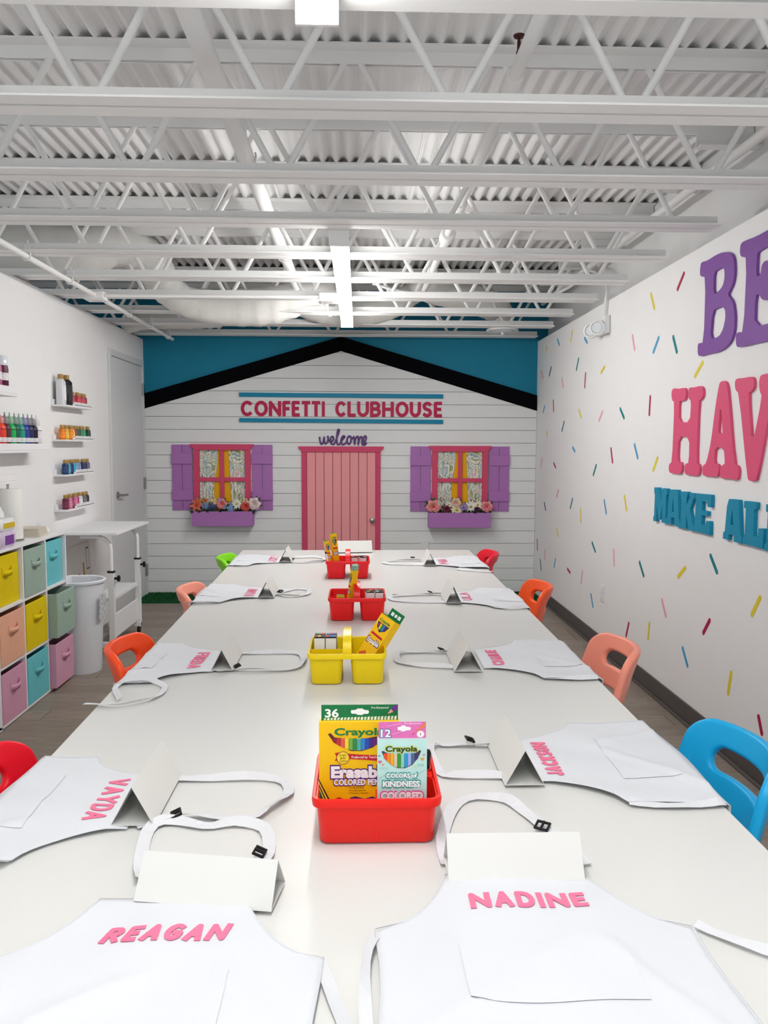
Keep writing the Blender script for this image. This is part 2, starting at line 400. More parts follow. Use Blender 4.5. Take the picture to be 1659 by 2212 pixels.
for k, y in enumerate((JY[5]-.02, JY[6]-.02, JY[8]-.02, JY[9]-.02, JY[10]-.02)):
    cl = root('beam_clamp', 'white beam clamp holding the left conduit, '+ORD[k+1]+' from the camera', 'clamp', (-1.715, y, 2.385), group='conduit beam clamps')
    MB().tube([(.02*math.cos(a), 0, .02*math.sin(a)) for a in [math.radians(x) for x in range(200, 361, 20)]]+[(.02, 0, .05)], .004, 6).build('hook', WHITE_PAINT, cl)
    MB().box(-.012, .028, -.012, .012, .028, .06).build('jaw', WHITE_PAINT, cl, bevel=.003)
    MB().tube([(.008, 0, .06), (.008, 0, .08)], .006, 6).build('screw', WHITE_PAINT, cl)
# sagging white cable
pa = [at(x, y, Y=Y) for x, y, Y in ((805, 612, 5.9), (870, 630, 5.95), (950, 634, 6.0), (1040, 632, 6.0), (1120, 640, 5.95), (1180, 640, 5.9), (1230, 620, 5.8), (1262, 590, 5.7))]
pipe('white_cable', 'thin white cable sagging across the far joists to the right wall', 'cable', catmull([tuple(p) for p in pa], 5), .010, WHITE_PL, 8)

# ------------------------------------------------------------------ strip lights
LENS = mat('led_lens', 'ffffff', 0.4, emit=STRIP_POWER)
def strip(label, y0, y1, x0=-.137, x1=-.046):
    s = root('strip_light', label, 'light fixture', ((x0+x1)/2, y0, 2.335), group='ceiling LED strip lights'); w_ = (x1-x0)/2; L_ = y1-y0
    mb = MB(); pr = [(-w_*.96, .05), (-w_*.96, .026), (-w_*.84, .010), (-w_*.5, .002), (0, 0), (w_*.5, .002), (w_*.84, .010), (w_*.96, .026), (w_*.96, .05)]
    mb.loft([[(a, .012, b) for a, b in pr], [(a, L_-.012, b) for a, b in pr]])
    mb.build('lens', LENS, s, smooth=50)
    MB().box(-w_, w_, .012, L_-.012, .05, .069).build('housing', WHITE_PL, s, bevel=.003)
    for yy in (0, L_-.012): MB().box(-w_-.002, w_+.002, yy, yy+.012, -.001, .0695).build('end_cap', WHITE_PL, s, bevel=.002)
strip('glowing white LED strip light hung under the joists near the blue wall', 3.83, 6.45)
strip('glowing white LED strip light cut by the top edge of the picture', -.55, 1.865)
hk = tag(MB().tube([Vector(p) for p in [(0, 0, .12), (0, 0, .0)]]+[Vector((.016-.016*math.cos(a), 0, -.016*math.sin(a))) for a in [k*PI/6 for k in range(7)]], .004, 6).build('hook', WHITE_PL, loc=tuple(at(708, 678, Y=5.6)), smooth=60), 'small white hook hanging beside the far strip light', 'hook')

# ------------------------------------------------------------------ ducts
def duct(label, pts, rads, m=DUCT):
    P = catmull([tuple(at(x, y, Y=Y)) for x, y, Y in pts], 8); R = catmull([(r,) for r in rads], 8)
    P = [Vector(p) for p in P]; base = P[0].copy(); mb = MB(); n = 20; rings = []
    prev = None
    for i, p in enumerate(P):
        t = (P[min(i+1, len(P)-1)]-P[max(i-1, 0)]).normalized()
        if prev is None: prev = t.cross(Vector((0, 0, 1))).normalized()
        prev = (prev-t*prev.dot(t)).normalized(); b = t.cross(prev)
        rr = R[i][0]*(1+.025*math.sin(i*1.9)+.015*math.sin(i*4.1))
        rings.append([p-base+(prev*math.cos(2*PI*k/n)+b*math.sin(2*PI*k/n))*rr*(1+.02*math.sin(3*k+i)) for k in range(n)])
    mb.loft(rings)
    o = mb.build('flexible_duct', m, loc=base, smooth=180); return tag(o, label, 'duct', 'white flexible air ducts')
duct('bulky white flexible duct entering over the left wall, nearest the camera', [(-120, 520, 5.4), (60, 535, 5.45), (170, 545, 5.5), (250, 530, 5.6), (320, 560, 5.75), (345, 600, 5.85)], [.18, .18, .17, .14, .13, .12])
duct('white flexible duct drooping between joists left of the strip light', [(335, 570, 5.95), (350, 610, 6.0), (400, 650, 6.1), (480, 664, 6.2), (570, 662, 6.25), (660, 640, 6.3), (720, 625, 6.35)], [.12, .12, .11, .13, .14, .12, .09])
duct('white flexible duct sagging behind the far end of the strip light', [(640, 655, 6.7), (700, 668, 6.75), (760, 672, 6.8), (830, 664, 6.85), (880, 640, 6.9), (910, 615, 6.95)], [.09, .12, .13, .12, .10, .09])
duct('white flexible duct curving down into the round ceiling diffuser', [(890, 622, 6.7), (930, 625, 6.75), (990, 640, 6.85), (1050, 655, 6.95), (1080, 675, 7.0), (1085, 702, 7.0)], [.09, .11, .12, .125, .11, .085])
duct('small white duct bundle low in the corner over the door', [(265, 705, 7.2), (310, 690, 7.2), (370, 688, 7.2), (430, 690, 7.2), (480, 695, 7.2)], [.07, .09, .09, .08, .05])
q = at(1085, 712, Y=7.0)
df = root('round_diffuser', 'round white ceiling air diffuser by the right end of the blue wall', 'diffuser', q)
MB().lathe([(.09, .06), (.10, .03), (.135, .0), (.14, -.012), (.12, -.016), (.10, -.004), (.085, .02)], 24).build('ring', WHITE_PL, df, smooth=40)
MB().lathe([(.02, .0), (.085, -.004), (.095, -.018), (.03, -.026)], 24).build('inner_cone', WHITE_PL, df, smooth=40)
MB().lathe([(.008, -.045), (.010, -.026)], 8).build('knob', WHITE_PL, df)

# ================================================================== FAR WALL CLUBHOUSE
YD = YW
dr = root('playhouse_door', 'pink planked clubhouse door with raspberry casing and a round knob', 'door', (-.163, YW, 0))
xo0, xo1, xi0, xi1, zt = -.537+.163, .205+.163, -.489+.163, .160+.163, 1.352
MB().box(xo0, xi0, -.022, 0, 0, zt).build('casing', PINK_D, dr, bevel=.002)
MB().box(xi1, xo1, -.022, 0, 0, zt).build('casing', PINK_D, dr, bevel=.002)
MB().ext([(xo0, 0, zt), (xo1, 0, zt), (xo1, 0, zt+.012), (xo1+.03, 0, zt+.035), (xo1+.03, 0, zt+.053), (xo0-.03, 0, zt+.053), (xo0-.03, 0, zt+.035), (xo0, 0, zt+.012)], (0, -.026, 0)).build('header', PINK_D, dr, bevel=.002)
MB().box(xi0, xi1, -.004, 0, 0.002, zt).build('backing', mat('door_groove', '8c4a55', .8), dr)
np_ = 8; pw = (xi1-xi0)/np_
for k in range(np_):
    MB().box(xi0+k*pw+.0025, xi0+(k+1)*pw-.0025, -.012, -.004, .004, zt-.001).build('plank', PINK_L, dr, bevel=.0015)
kb = MB().lathe([(.024, -.012), (.024, -.016), (.010, -.018), (.010, -.034), (.020, -.040), (.025, -.050), (.022, -.060), (.010, -.066)], 18, (0, 0, 0), 'y').build('knob', STEEL, dr, (.128+.163, 0, .709), smooth=40)
# curtain fabric
def curtain_mat():
    m = bpy.data.materials.new('scribble_curtain_fabric'); m.use_nodes = True; N = m.node_tree.nodes; L = m.node_tree.links; b = N['Principled BSDF']
    tc = N.new('ShaderNodeTexCoord'); n = N.new('ShaderNodeTexNoise'); n.inputs['Scale'].default_value = 3.6; n.inputs['Detail'].default_value = 2; n.inputs['Distortion'].default_value = 2.2
    mp = N.new('ShaderNodeMapping'); mp.inputs['Scale'].default_value = (2.2, 1, 1.1); L.new(tc.outputs['Object'], mp.inputs[0]); L.new(mp.outputs[0], n.inputs['Vector'])
    r = N.new('ShaderNodeValToRGB'); e = r.color_ramp.elements
    cols = [(.30, 'dfe4da'), (.38, '8fa7b0'), (.41, 'e6e6dc'), (.46, 'e7e8e0'), (.48, '6c7f86'), (.505, 'b8c65a'), (.525, 'ece9e0'), (.56, 'e9e7e2'), (.58, 'd58a94'), (.605, 'e8e5dd'), (.64, '86b39a'), (.67, 'e4e6de'), (.72, '9a84b0')]
    e[0].position, e[0].color = cols[0][0], (*hexc(cols[0][1]), 1); e[1].position, e[1].color = cols[-1][0], (*hexc(cols[-1][1]), 1)
    for p, c in cols[1:-1]:
        k = e.new(p); k.color = (*hexc(c), 1)
    L.new(n.outputs[0], r.inputs[0]); L.new(r.outputs[0], b.inputs['Base Color']); b.inputs['Roughness'].default_value = .85
    return m
CURT = curtain_mat()
def window(side, xc, z1, z0):
    hw = .265
    W_ = root('playhouse_window', 'raspberry framed clubhouse window with golden panes %s of the pink door' % side, 'window', (xc, YW, z0))
    Hh = z1-z0
    MB().box(-hw, -hw+.052, -.03, 0, 0, Hh-.05).build('frame_side', PINK_D, W_, bevel=.002)
    MB().box(hw-.052, hw, -.03, 0, 0, Hh-.05).build('frame_side', PINK_D, W_, bevel=.002)
    MB().ext([(-hw, 0, Hh-.05), (hw, 0, Hh-.05), (hw, 0, Hh-.035), (hw+.03, 0, Hh-.015), (hw+.03, 0, Hh+.005), (-hw-.03, 0, Hh+.005), (-hw-.03, 0, Hh-.015), (-hw, 0, Hh-.035)], (0, -.034, 0)).build('frame_head', PINK_D, W_, bevel=.002)
    MB().box(-hw, hw, -.03, 0, -.03, 0).build('frame_sill', PINK_D, W_, bevel=.002)
    MB().box(-.019, .019, -.030, -.016, 0, Hh-.05).build('muntin', PINK_D, W_, bevel=.002)
    zz = Hh*.475
    for s in (-1, 1): MB().box(min(s*.019, s*(hw-.052)), max(s*.019, s*(hw-.052)), -.030, -.016, zz-.019, zz+.019).build('muntin', PINK_D, W_, bevel=.002)
    MB().box(-hw+.05, hw-.05, -.004, -.001, 0, Hh-.05).build('pane', YELLOW_B, W_)
    for s, nm in ((-1, 'left'), (1, 'right')):
        mb = MB(); rows = 16; cols_ = 40; V = []; F = []
        for i in range(rows+1):
            t = i/rows; zc = (Hh-.052)*t
            inner = .060+ (.02*math.sin(t*5) if s < 0 else .025*(1-t))
            xa_, xb_ = s*(hw-.054), s*inner
            for k in range(cols_+1):
                u = k/cols_; xx = xa_+(xb_-xa_)*u
                V.append((xx, -.0105-.0040*math.sin(u*27+math.sin(t*3)*1.2)*(1-.3*t), zc))
        for i in range(rows):
            for k in range(cols_): F.append((i*(cols_+1)+k, i*(cols_+1)+k+1, (i+1)*(cols_+1)+k+1, (i+1)*(cols_+1)+k))
        c = mb.pts(V, F).build('curtain', CURT, loc=(xc, YW, z0), smooth=180)
        tag(c, 'gathered pastel scribble print curtain, %s half of the window %s of the pink door' % (nm, side), 'curtain', 'clubhouse window curtains')
    for s, nm in ((-1, 'left'), (1, 'right')):
        x0, x1 = (xc-hw-.20-.004, xc-hw-.013) if s < 0 else (xc+hw+.013, xc+hw+.204)
        shx = root('window_shutter', 'lilac shutter on the %s of the window %s of the pink door' % (nm, side), 'shutter', ((x0+x1)/2, YW, z1-.615), group='lilac clubhouse shutters')
        hw2 = (x1-x0)/2
        MB().box(-hw2, -.002, -.014, 0, 0, .615).build('shutter_board', PURPLE, shx, bevel=.0015)
        MB().box(.002, hw2, -.014, 0, 0, .615).build('shutter_board', PURPLE, shx, bevel=.0015)
        for zb in (.095, .435): MB().box(-hw2-.003, hw2+.003, -.028, -.014, zb, zb+.095).build('batten', PURPLE, shx, bevel=.0015)
window('left', -1.279, 1.418, .80)
window('right', .957, 1.408, .80)
def planter(side, x0, x1, z0, z1):
    b = root('flower_box', 'lilac wooden flower box under the window %s of the pink door' % side, 'flower box', ((x0+x1)/2, YW-.065-.0, z0)); hw = (x1-x0)/2; h = z1-z0
    MB().box(-hw, hw, -.075, -.063, 0, h).build('front_board', PURPLE, b, bevel=.002)
    for s in (-1, 1): MB().box(min(s*hw, s*(hw-.012)), max(s*hw, s*(hw-.012)), -.063, .065, 0, h).build('end_board', PURPLE, b, bevel=.002)
    MB().box(-hw+.012, hw-.012, -.063, .065, 0, .012).build('bottom_board', PURPLE, b)
    MB().box(-hw+.013, hw-.013, -.06, .062, .02, h-.03).build('foam_filler', mat('dark_green_foam', '24321f', .9, bump=.4), b)
    mb = MB()
    for k in range(90):
        o0 = Vector((random.uniform(-hw+.02, hw-.02), random.uniform(-.06, .03), h-.035)); d = Vector((random.uniform(-.9, .9), random.uniform(-.8, .1), random.uniform(.5, 1.3))).normalized(); l = random.uniform(.05, .085)
        sd_ = d.cross(Vector((0, 1, .3))).normalized()*l*.17; nz = Vector((0, -.004, 0))
        mb.pts([o0, o0+d*l*.5+sd_+nz, o0+d*l, o0+d*l*.5-sd_+nz], [(0, 1, 2), (0, 2, 3)])
    mb.build('foliage', mat('dark_foliage', '2c3a26', .6, var=.3, vscale=30), b, kind='stuff')
    return b
planter('left', -1.545, -.985, .665, .802)
planter('right', .655, 1.235, .648, .790)
GREEN_L = mat('flower_leaf_green', '39522f', .6, var=.2)
def flower(kind, x, z, r, col, ccol, label, yy=YW-.10, cat='flower', grp='flowers in the boxes'):
    m = mat('petal_'+col, col, .6, var=.12, vscale=30); cm = mat('centre_'+ccol, ccol, .7, bump=.3, bscale=200)
    f = root('flower', label, cat, (x, yy, z), group=grp)
    mb = MB()
    def petal(a, ln, wd, tilt, base, cup):
        d = Vector((math.cos(a), 0, math.sin(a))); sdir = Vector((-math.sin(a), 0, math.cos(a))); out = Vector((0, -1, 0)); V = []
        for i in range(5):
            t = i/4; wv = wd*math.sin(PI*min(.08+t*.86, 1))**.8
            c0 = d*(base+ln*t)+out*(tilt*ln*t - .25*ln*t*t)
            for s in (-1, 0, 1): V.append(c0+sdir*(s*wv)+out*(cup*abs(s)*wv))
        mb.pts(V, [(i*3+k, i*3+k+1, (i+1)*3+k+1, (i+1)*3+k) for i in range(4) for k in range(2)])
    if kind == 'daisy':
        n = 11
        for k in range(n): petal(2*PI*k/n+random.random()*.2, r*.95, r*.17, .15+random.random()*.2, r*.05, .1)
    elif kind == 'rose':
        for lay, (n, ln, tl) in enumerate(((6, .85, .15), (6, .72, .55), (5, .5, 1.1), (4, .3, 2.0))):
            for k in range(n): petal(2*PI*k/n+lay*.5+random.random()*.2, r*ln, r*.42*(1-.13*lay), tl, r*.1*(1-.2*lay), .35)
    elif kind == 'lily':
        for k in range(6): petal(2*PI*k/6+random.random()*.2, r, r*.26, .4+.3*(k % 2), r*.06, .2)
    else:
        for k in range(26):
            a = random.random()*6.28; q_ = r*math.sqrt(random.random())*.85; cx_, cz_ = q_*math.cos(a), q_*math.sin(a); dep = .6*math.sqrt(max(r*r-q_*q_, 0))
            for p_ in range(4):
                a2 = p_*PI/2+a; l = r*.24; c0 = Vector((cx_, -dep, cz_)); d = Vector((math.cos(a2), -.2, math.sin(a2))); s_ = Vector((-math.sin(a2), 0, math.cos(a2)))
                mb.pts([c0, c0+d*l*.6+s_*l*.4, c0+d*l, c0+d*l*.6-s_*l*.4], [(0, 1, 2, 3)])
    mb.build('petals', m, f, smooth=60)
    MB().lathe([(.001, -r*.30), (r*.16, -r*.26), (r*.2, -r*.12), (r*.1, -.0)], 10, (0, 0, 0), 'y').build('flower_center', cm, f, smooth=60)
    MB().tube([(0, .002, 0), (0, .02, -r*.4), (0, .03, -max(r*1.2, .04))], .003, 6).build('stem', GREEN_L, f)
    mb = MB()
    for k in range(7):
        a = random.uniform(0, 6.28); l = r*1.25; d = Vector((math.cos(a), .12, math.sin(a))); s_ = Vector((-math.sin(a), 0, math.cos(a)))
        o0 = Vector((0, .012, 0)); mb.pts([o0, o0+d*l*.5+s_*l*.2, o0+d*l, o0+d*l*.5-s_*l*.2], [(0, 1, 2, 3)])
    mb.build('leaf', GREEN_L, f)
S9 = 9.76
for kind, u, v, r, col, cc, lb in (
    ('lily', 245, 1380, 110, 'd9705a', 'c9472f', 'coral lily bloom at the left end of the left flower box'),
    ('lily', 300, 1285, 62, 'e39a5c', 'c97a2f', 'small orange bloom above the coral lily in the left box'),
    ('rose', 410, 1290, 52, 'd98a55', 'b8602f', 'orange bud behind the blue hydrangea in the left box'),
    ('daisy', 595, 1305, 72, 'e9cfa0', 'd8a040', 'pale apricot daisy in the left flower box'),
    ('hyd', 430, 1395, 66, '7f9ccc', '5f7cac', 'light blue hydrangea beside the coral lily in the left box'),
    ('hyd', 560, 1415, 84, '45508a', '30386a', 'dark blue hydrangea in the left flower box'),
    ('rose', 770, 1355, 104, 'f0989a', 'd8606a', 'large pink rose in the middle of the left flower box'),
    ('hyd', 930, 1425, 88, '86aede', '5a80b8', 'sky blue hydrangea right of the rose in the left box'),
    ('hyd', 735, 1265, 48, 'b3a2d0', '8a76b0', 'lavender cluster behind the rose in the left box'),
    ('daisy', 1090, 1350, 92, 'ecebdd', 'c8b560', 'white star shaped bloom in the left flower box'),
    ('rose', 1280, 1405, 105, 'e0605c', 'c03a3a', 'red coral peony near the right end of the left box'),
    ('rose', 1270, 1295, 55, 'ecd0b8', 'd8a888', 'cream bud above the coral peony in the left box'),
    ('rose', 1455, 1350, 118, 'eedfdc', 'd8b0b0', 'white magnolia at the right end of the left flower box')):
    p = at(400+u/S9, 950+v/S9, Y=YW-.10); flower(kind, p.x, p.z, r/S9*.0054, col, cc, lb)
for kind, u, v, r, col, cc, lb in (
    ('rose', 745, 1425, 50, 'f0a09c', 'c8485a', 'pink peony at the left end of the right flower box'),
    ('hyd', 800, 1385, 26, 'd8cfc0', 'a89a70', 'pale filler sprig behind the left peony in the right box'),
    ('rose', 850, 1442, 30, '7a2f48', '541c30', 'dark burgundy bloom in the right flower box'),
    ('daisy', 862, 1408, 26, 'e8e2d4', 'b8a060', 'small ivory daisy left of centre in the right box'),
    ('rose', 922, 1395, 36, 'ecc8b4', 'd09078', 'blush bloom above the cream daisy in the right box'),
    ('daisy', 925, 1448, 42, 'f0ecc0', 'c8b040', 'cream daisy hanging over the front of the right box'),
    ('hyd', 980, 1428, 28, 'a08cc8', '7a68a8', 'lavender cluster in the middle of the right box'),
    ('daisy', 1035, 1422, 40, 'f2f0e6', 'c8a030', 'large white daisy right of centre in the right box'),
    ('daisy', 1090, 1410, 32, 'efe8d0', 'b09840', 'ivory daisy next to the right peony in the right box'),
    ('rose', 1160, 1425, 42, 'f09aa0', 'd8506a', 'pink peony at the right end of the right flower box'),
    ('rose', 1085, 1445, 24, '5a3048', '3a1c30', 'plum coloured filler bloom under the ivory daisy in the right box')):
    p = at(730+u/3.607, 700+v/3.607, Y=YW-.10); flower(kind, p.x, p.z, r/3.607*.0054, col, cc, lb)
# sign bars and letters
def bar(label, a, b, h):
    pa, pb = at(*a, Y=YW), at(*b, Y=YW)
    tag(MB().ext([(0, 0, 0), (pb.x-pa.x, 0, pb.z-pa.z), (pb.x-pa.x, 0, pb.z-pa.z-h), (0, 0, -h)], (0, -.018, 0)).build('sign_bar', TEAL, loc=tuple(pa), bevel=.002), label, 'sign bar')
bar('teal wooden strip above the raspberry clubhouse lettering', (517, 848), (957, 852), .039)
bar('teal wooden strip below the raspberry clubhouse lettering', (517.5, 903), (957, 907), .038)
SX = [103,187,203,300,308,398,407,465,475,535,547,612,620,685,695,717,793,870,882,945,952,1040,1047,1127,1135,1222,1233,1330,1337,1420,1427,1503,1513,1575]
word = 'CONFETTICLUBHOUSE'
for k, ch in enumerate(word):
    u0, u1 = SX[2*k], SX[2*k+1]; s = 3.386; dv = (u0-103)/1472*9
    p0 = at(490+u0/s, 820+(268+dv)/s, Y=YW); p1 = at(490+u1/s, 820+(154+dv)/s, Y=YW)
    mb = MB(); stroke_mesh(mb, ch, 0, 0, p1.x-p0.x, p1.z-p0.z, .031 if ch != 'I' else p1.x-p0.x, .006)
    o = mb.build('sign_letter', RASP, loc=(p0.x, YW-.0005, p0.z), rot=(PI/2, 0, 0))
    same = word[:k+1].count(ch); tot = word.count(ch)
    tag(o, 'raspberry letter %s %son the clubhouse sign' % (ch, '' if tot == 1 else ('%s %s from the left, ' % (ORD[same], ch))), 'letter', 'clubhouse sign letters')
# welcome script
wl = [(678,418),(682,450),(692,472),(704,460),(712,420),(714,450),(722,470),(736,455),(742,425),(738,415),(745,440),(765,452),(780,440),(778,420),(766,418),(758,440),(764,468),(785,470),(803,430),(822,375),(815,365),(808,385),(804,430),(808,470),(825,472),(845,440),(862,420),(852,412),(838,432),(836,462),(850,475),(872,462),(882,430),(892,414),(908,420),(908,450),(895,472),(882,462),(882,430),(896,416),(918,432),(930,418),(934,475),(940,440),(952,416),(962,425),(960,478),(968,440),(980,418),(990,428),(988,465),(998,478),(1010,455),(1020,425),(1010,412),(1000,430),(998,460),(1006,478),(1022,462)]
pw_ = [at(490+u/3.386, 820+v/3.386, Y=YW-.006) for u, v in wl]
pw_ = catmull([tuple(p) for p in pw_], 4); b0 = Vector(pw_[0])
tag(MB().tube([Vector(p)-b0 for p in pw_], .0085, 8).build('welcome_sign', WELC, loc=tuple(b0), smooth=180), 'plum script sign reading welcome above the pink door', 'sign')
p = at(917, 1183, Y=YW)
ol = root('wall_outlet', 'white power outlet low on the clubhouse wall right of the pink door', 'outlet', p); MB().box(-.04, .04, -.01, 0, -.06, .06).build('plate', WHITE_PL, ol, bevel=.003)
MB().box(-.018, .018, -.013, -.01, -.04, .04).build('socket', WHITE_PL, ol, bevel=.002)

# ================================================================== RIGHT WALL
TH = .013
def cut_letter(ch, outer, holes, crop, m, label, grp, th=TH, smooth_it=1):
    ox, oy, s = crop
    def P(l):
        q = [(ox+u/s, oy+v/s) for u, v in l]
        if smooth_it: q = chaikin(q, smooth_it)
        return [at(x, y, X=XR-th) for x, y in q]
    O = P(outer); Hs = [P(h) for h in holes]
    cu = bpy.data.curves.new('c', 'CURVE'); cu.dimensions = '2D'; cu.fill_mode = 'BOTH'; cu.extrude = th/2
    cy_ = sum(p.y for p in O)/len(O); cz_ = min(p.z for p in O)
    for l in [O]+Hs:
        sp = cu.splines.new('POLY'); sp.points.add(len(l)-1); sp.use_cyclic_u = True
        for k, p in enumerate(l): sp.points[k].co = (-(p.y-cy_), p.z-cz_, 0, 1)
    t = bpy.data.objects.new('c', cu); COL.objects.link(t); bpy.context.view_layer.update()
    me = bpy.data.meshes.new_from_object(t.evaluated_get(bpy.context.evaluated_depsgraph_get())); bpy.data.objects.remove(t)
    me.name = 'wall_letter'; me.materials.clear(); me.materials.append(m)
    o = bpy.data.objects.new('wall_letter', me); COL.objects.link(o)
    # local x -> -Y, local y -> Z, local z -> -X
    o.matrix_world = Matrix(((0, 0, -1, XR-th/2), (-1, 0, 0, cy_), (0, 1, 0, cz_), (0, 0, 0, 1)))
    md = o.modifiers.new('bevel', 'BEVEL'); md.width = .0025; md.segments = 2; md.limit_method = 'ANGLE'; md.angle_limit = math.radians(60)
    return tag(o, label, 'letter', grp)
CC = (1380, 440, 2.835); G1 = 'wall phrase letters'
cut_letter('B', [(378,372),(385,358),(420,348),(470,315),(510,298),(545,296),(570,310),(582,345),(585,420),(575,490),(548,548),(545,560),(575,600),(586,680),(583,780),(560,850),(520,890),(480,910),(430,918),(370,936),(360,920),(360,870),(365,855),(397,850),(409,450),(378,445),(373,425)],
    [[(458,420),(490,400),(512,390),(523,400),(525,450),(515,500),(490,535),(456,558)], [(450,655),(490,635),(515,632),(528,650),(530,700),(515,770),(490,815),(435,830)]], CC, LET_PUR, 'large purple slab letter B on the right wall', G1)
cut_letter('E', [(622,250),(640,230),(720,200),(800,155),(880,110),(885,250),(862,262),(850,230),(735,290),(722,310),(718,450),(745,435),(752,375),(770,350),(800,345),(805,590),(765,592),(748,580),(740,555),(712,560),(706,755),(850,720),(860,600),(900,590),(905,800),(790,840),(720,855),(610,880),(595,870),(593,800),(605,788),(640,785),(662,330),(625,325),(618,300)], [], CC, LET_PUR, 'large purple slab letter E cut by the right edge of the picture', G1)
cut_letter('H', [(203,1140),(215,1130),(240,1135),(275,1127),(286,1135),(288,1180),(281,1203),(262,1208),(246,1210),(244,1338),(312,1338),(320,1206),(304,1195),(302,1140),(312,1125),(340,1125),(375,1115),(392,1130),(394,1170),(380,1200),(365,1205),(352,1590),(368,1595),(372,1620),(366,1660),(345,1668),(315,1660),(290,1662),(279,1645),(279,1605),(290,1590),(305,1588),(310,1428),(242,1425),(236,1580),(258,1582),(263,1600),(261,1640),(248,1658),(215,1650),(190,1650),(182,1630),(185,1595),(203,1580),(218,1215),(203,1205),(199,1165)], [], CC, LET_PNK, 'tall pink bone shaped letter H on the right wall', G1)
cut_letter('A', [(487,1130),(495,1095),(515,1083),(535,1095),(545,1140),(582,1598),(605,1605),(611,1640),(604,1690),(580,1692),(550,1682),(510,1685),(496,1670),(497,1615),(516,1597),(527,1594),(520,1495),(466,1490),(460,1590),(485,1595),(490,1620),(484,1665),(465,1675),(430,1668),(395,1668),(388,1645),(390,1605),(412,1590),(440,1470),(470,1230)], [[(485,1405),(487,1370),(501,1225),(514,1400),(512,1408)]], CC, LET_PNK, 'tall pink letter A between the pink H and V on the right wall', G1)
cut_letter('V', [(587,1090),(600,1070),(640,1068),(685,1058),(703,1070),(704,1120),(690,1150),(668,1158),(692,1495),(755,1180),(740,1150),(735,1100),(742,1055),(760,1045),(820,1035),(850,1045),(850,1120),(835,1140),(820,1150),(722,1690),(700,1700),(675,1697),(664,1680),(612,1160),(590,1140)], [], CC, LET_PNK, 'tall pink letter V at the right edge of the picture', G1)
TT = .018
cut_letter('M', [(95,1737),(121,1738),(134,1830),(145,1742),(173,1745),(173,1783),(166,1788),(163,1922),(167,1928),(167,1958),(138,1952),(140,1922),(141,1850),(130,1935),(119,1933),(110,1845),(107,1945),(88,1943),(88,1918),(93,1912),(98,1778),(94,1772)], [], CC, LET_TEAL, 'teal chunky letter M, first of the lower line', G1, TT, 0)
cut_letter('A', [(190,1750),(238,1752),(244,1925),(250,1935),(250,1982),(216,1972),(217,1925),(200,1920),(197,1925),(197,1965),(166,1958),(168,1925),(174,1918),(184,1790)], [[(201,1885),(209,1800),(214,1888)]], CC, LET_TEAL, 'teal chunky letter A between the M and K of the lower line', G1, TT, 0)
cut_letter('K', [(256,1762),(298,1764),(297,1792),(293,1797),(291,1850),(312,1795),(308,1770),(344,1774),(342,1800),(334,1808),(312,1868),(328,1960),(333,1968),(332,2006),(300,1998),(301,1975),(290,1905),(288,1985),(290,1992),(246,1985),(247,1958),(254,1950),(262,1798),(256,1790)], [], CC, LET_TEAL, 'teal chunky letter K of the lower line on the right wall', G1, TT, 0)
cut_letter('E', [(346,1774),(443,1783),(440,1860),(422,1858),(416,1826),(388,1822),(386,1878),(420,1885),(418,1912),(385,1908),(383,1962),(408,1968),(413,1942),(434,1945),(432,2030),(330,2002),(332,1975),(340,1968),(350,1812),(345,1805)], [], CC, LET_TEAL, 'teal chunky letter E ending the first word of the lower line', G1, TT, 0)
cut_letter('A', [(552,1808),(612,1814),(620,2025),(629,2040),(628,2082),(580,2070),(582,2030),(552,2022),(548,2035),(547,2060),(514,2050),(516,2012),(526,2005),(540,1850)], [[(560,1965),(572,1870),(578,1970)]], CC, LET_TEAL, 'teal chunky letter A starting the second word of the lower line', G1, TT, 0)
cut_letter('L', [(645,1820),(719,1829),(717,1870),(704,1878),(700,2035),(728,2040),(733,1988),(765,1990),(756,2115),(633,2080),(635,2045),(647,2035),(655,1868),(643,1860)], [], CC, LET_TEAL, 'teal chunky letter L after the second teal A', G1, TT, 0)
cut_letter('L', [(780,1840),(855,1850),(853,1890),(840,1898),(836,2070),(864,2076),(870,2024),(900,2030),(892,2158),(766,2122),(768,2086),(780,2076),(790,1892),(778,1882)], [], CC, LET_TEAL, 'teal letter L cut by the right edge of the picture', G1, TT, 0)
CONF = {'raspberry': 'b01a4b', 'yellow': 'e3d13c', 'light blue': '4f9fcf', 'teal': '0f7f86', 'pink': 'eda9bd', 'navy': '2b5277'}
c1 = [('raspberry',1095,462,1043,590),('yellow',865,603,892,718),('light blue',232,915,248,960),('yellow',335,853,322,940),('light blue',415,907,437,945),('pink',740,885,758,998),('light blue',923,898,880,1015),('teal',1015,892,1045,1015),('yellow',163,960,158,1010),('teal',378,1042,360,1132),('navy',192,1102,177,1170),('pink',124,1130,137,1187),('yellow',556,1100,526,1150),('yellow',1222,1068,1160,1178),('pink',262,1178,274,1250),('raspberry',424,1140,418,1252),('raspberry',863,1296,855,1440),('teal',656,1382,687,1458),('pink',541,1402,513,1475),('yellow',378,1392,396,1455),('light blue',148,1368,134,1418),('raspberry',205,1325,207,1415),('teal',280,1470,262,1545)]
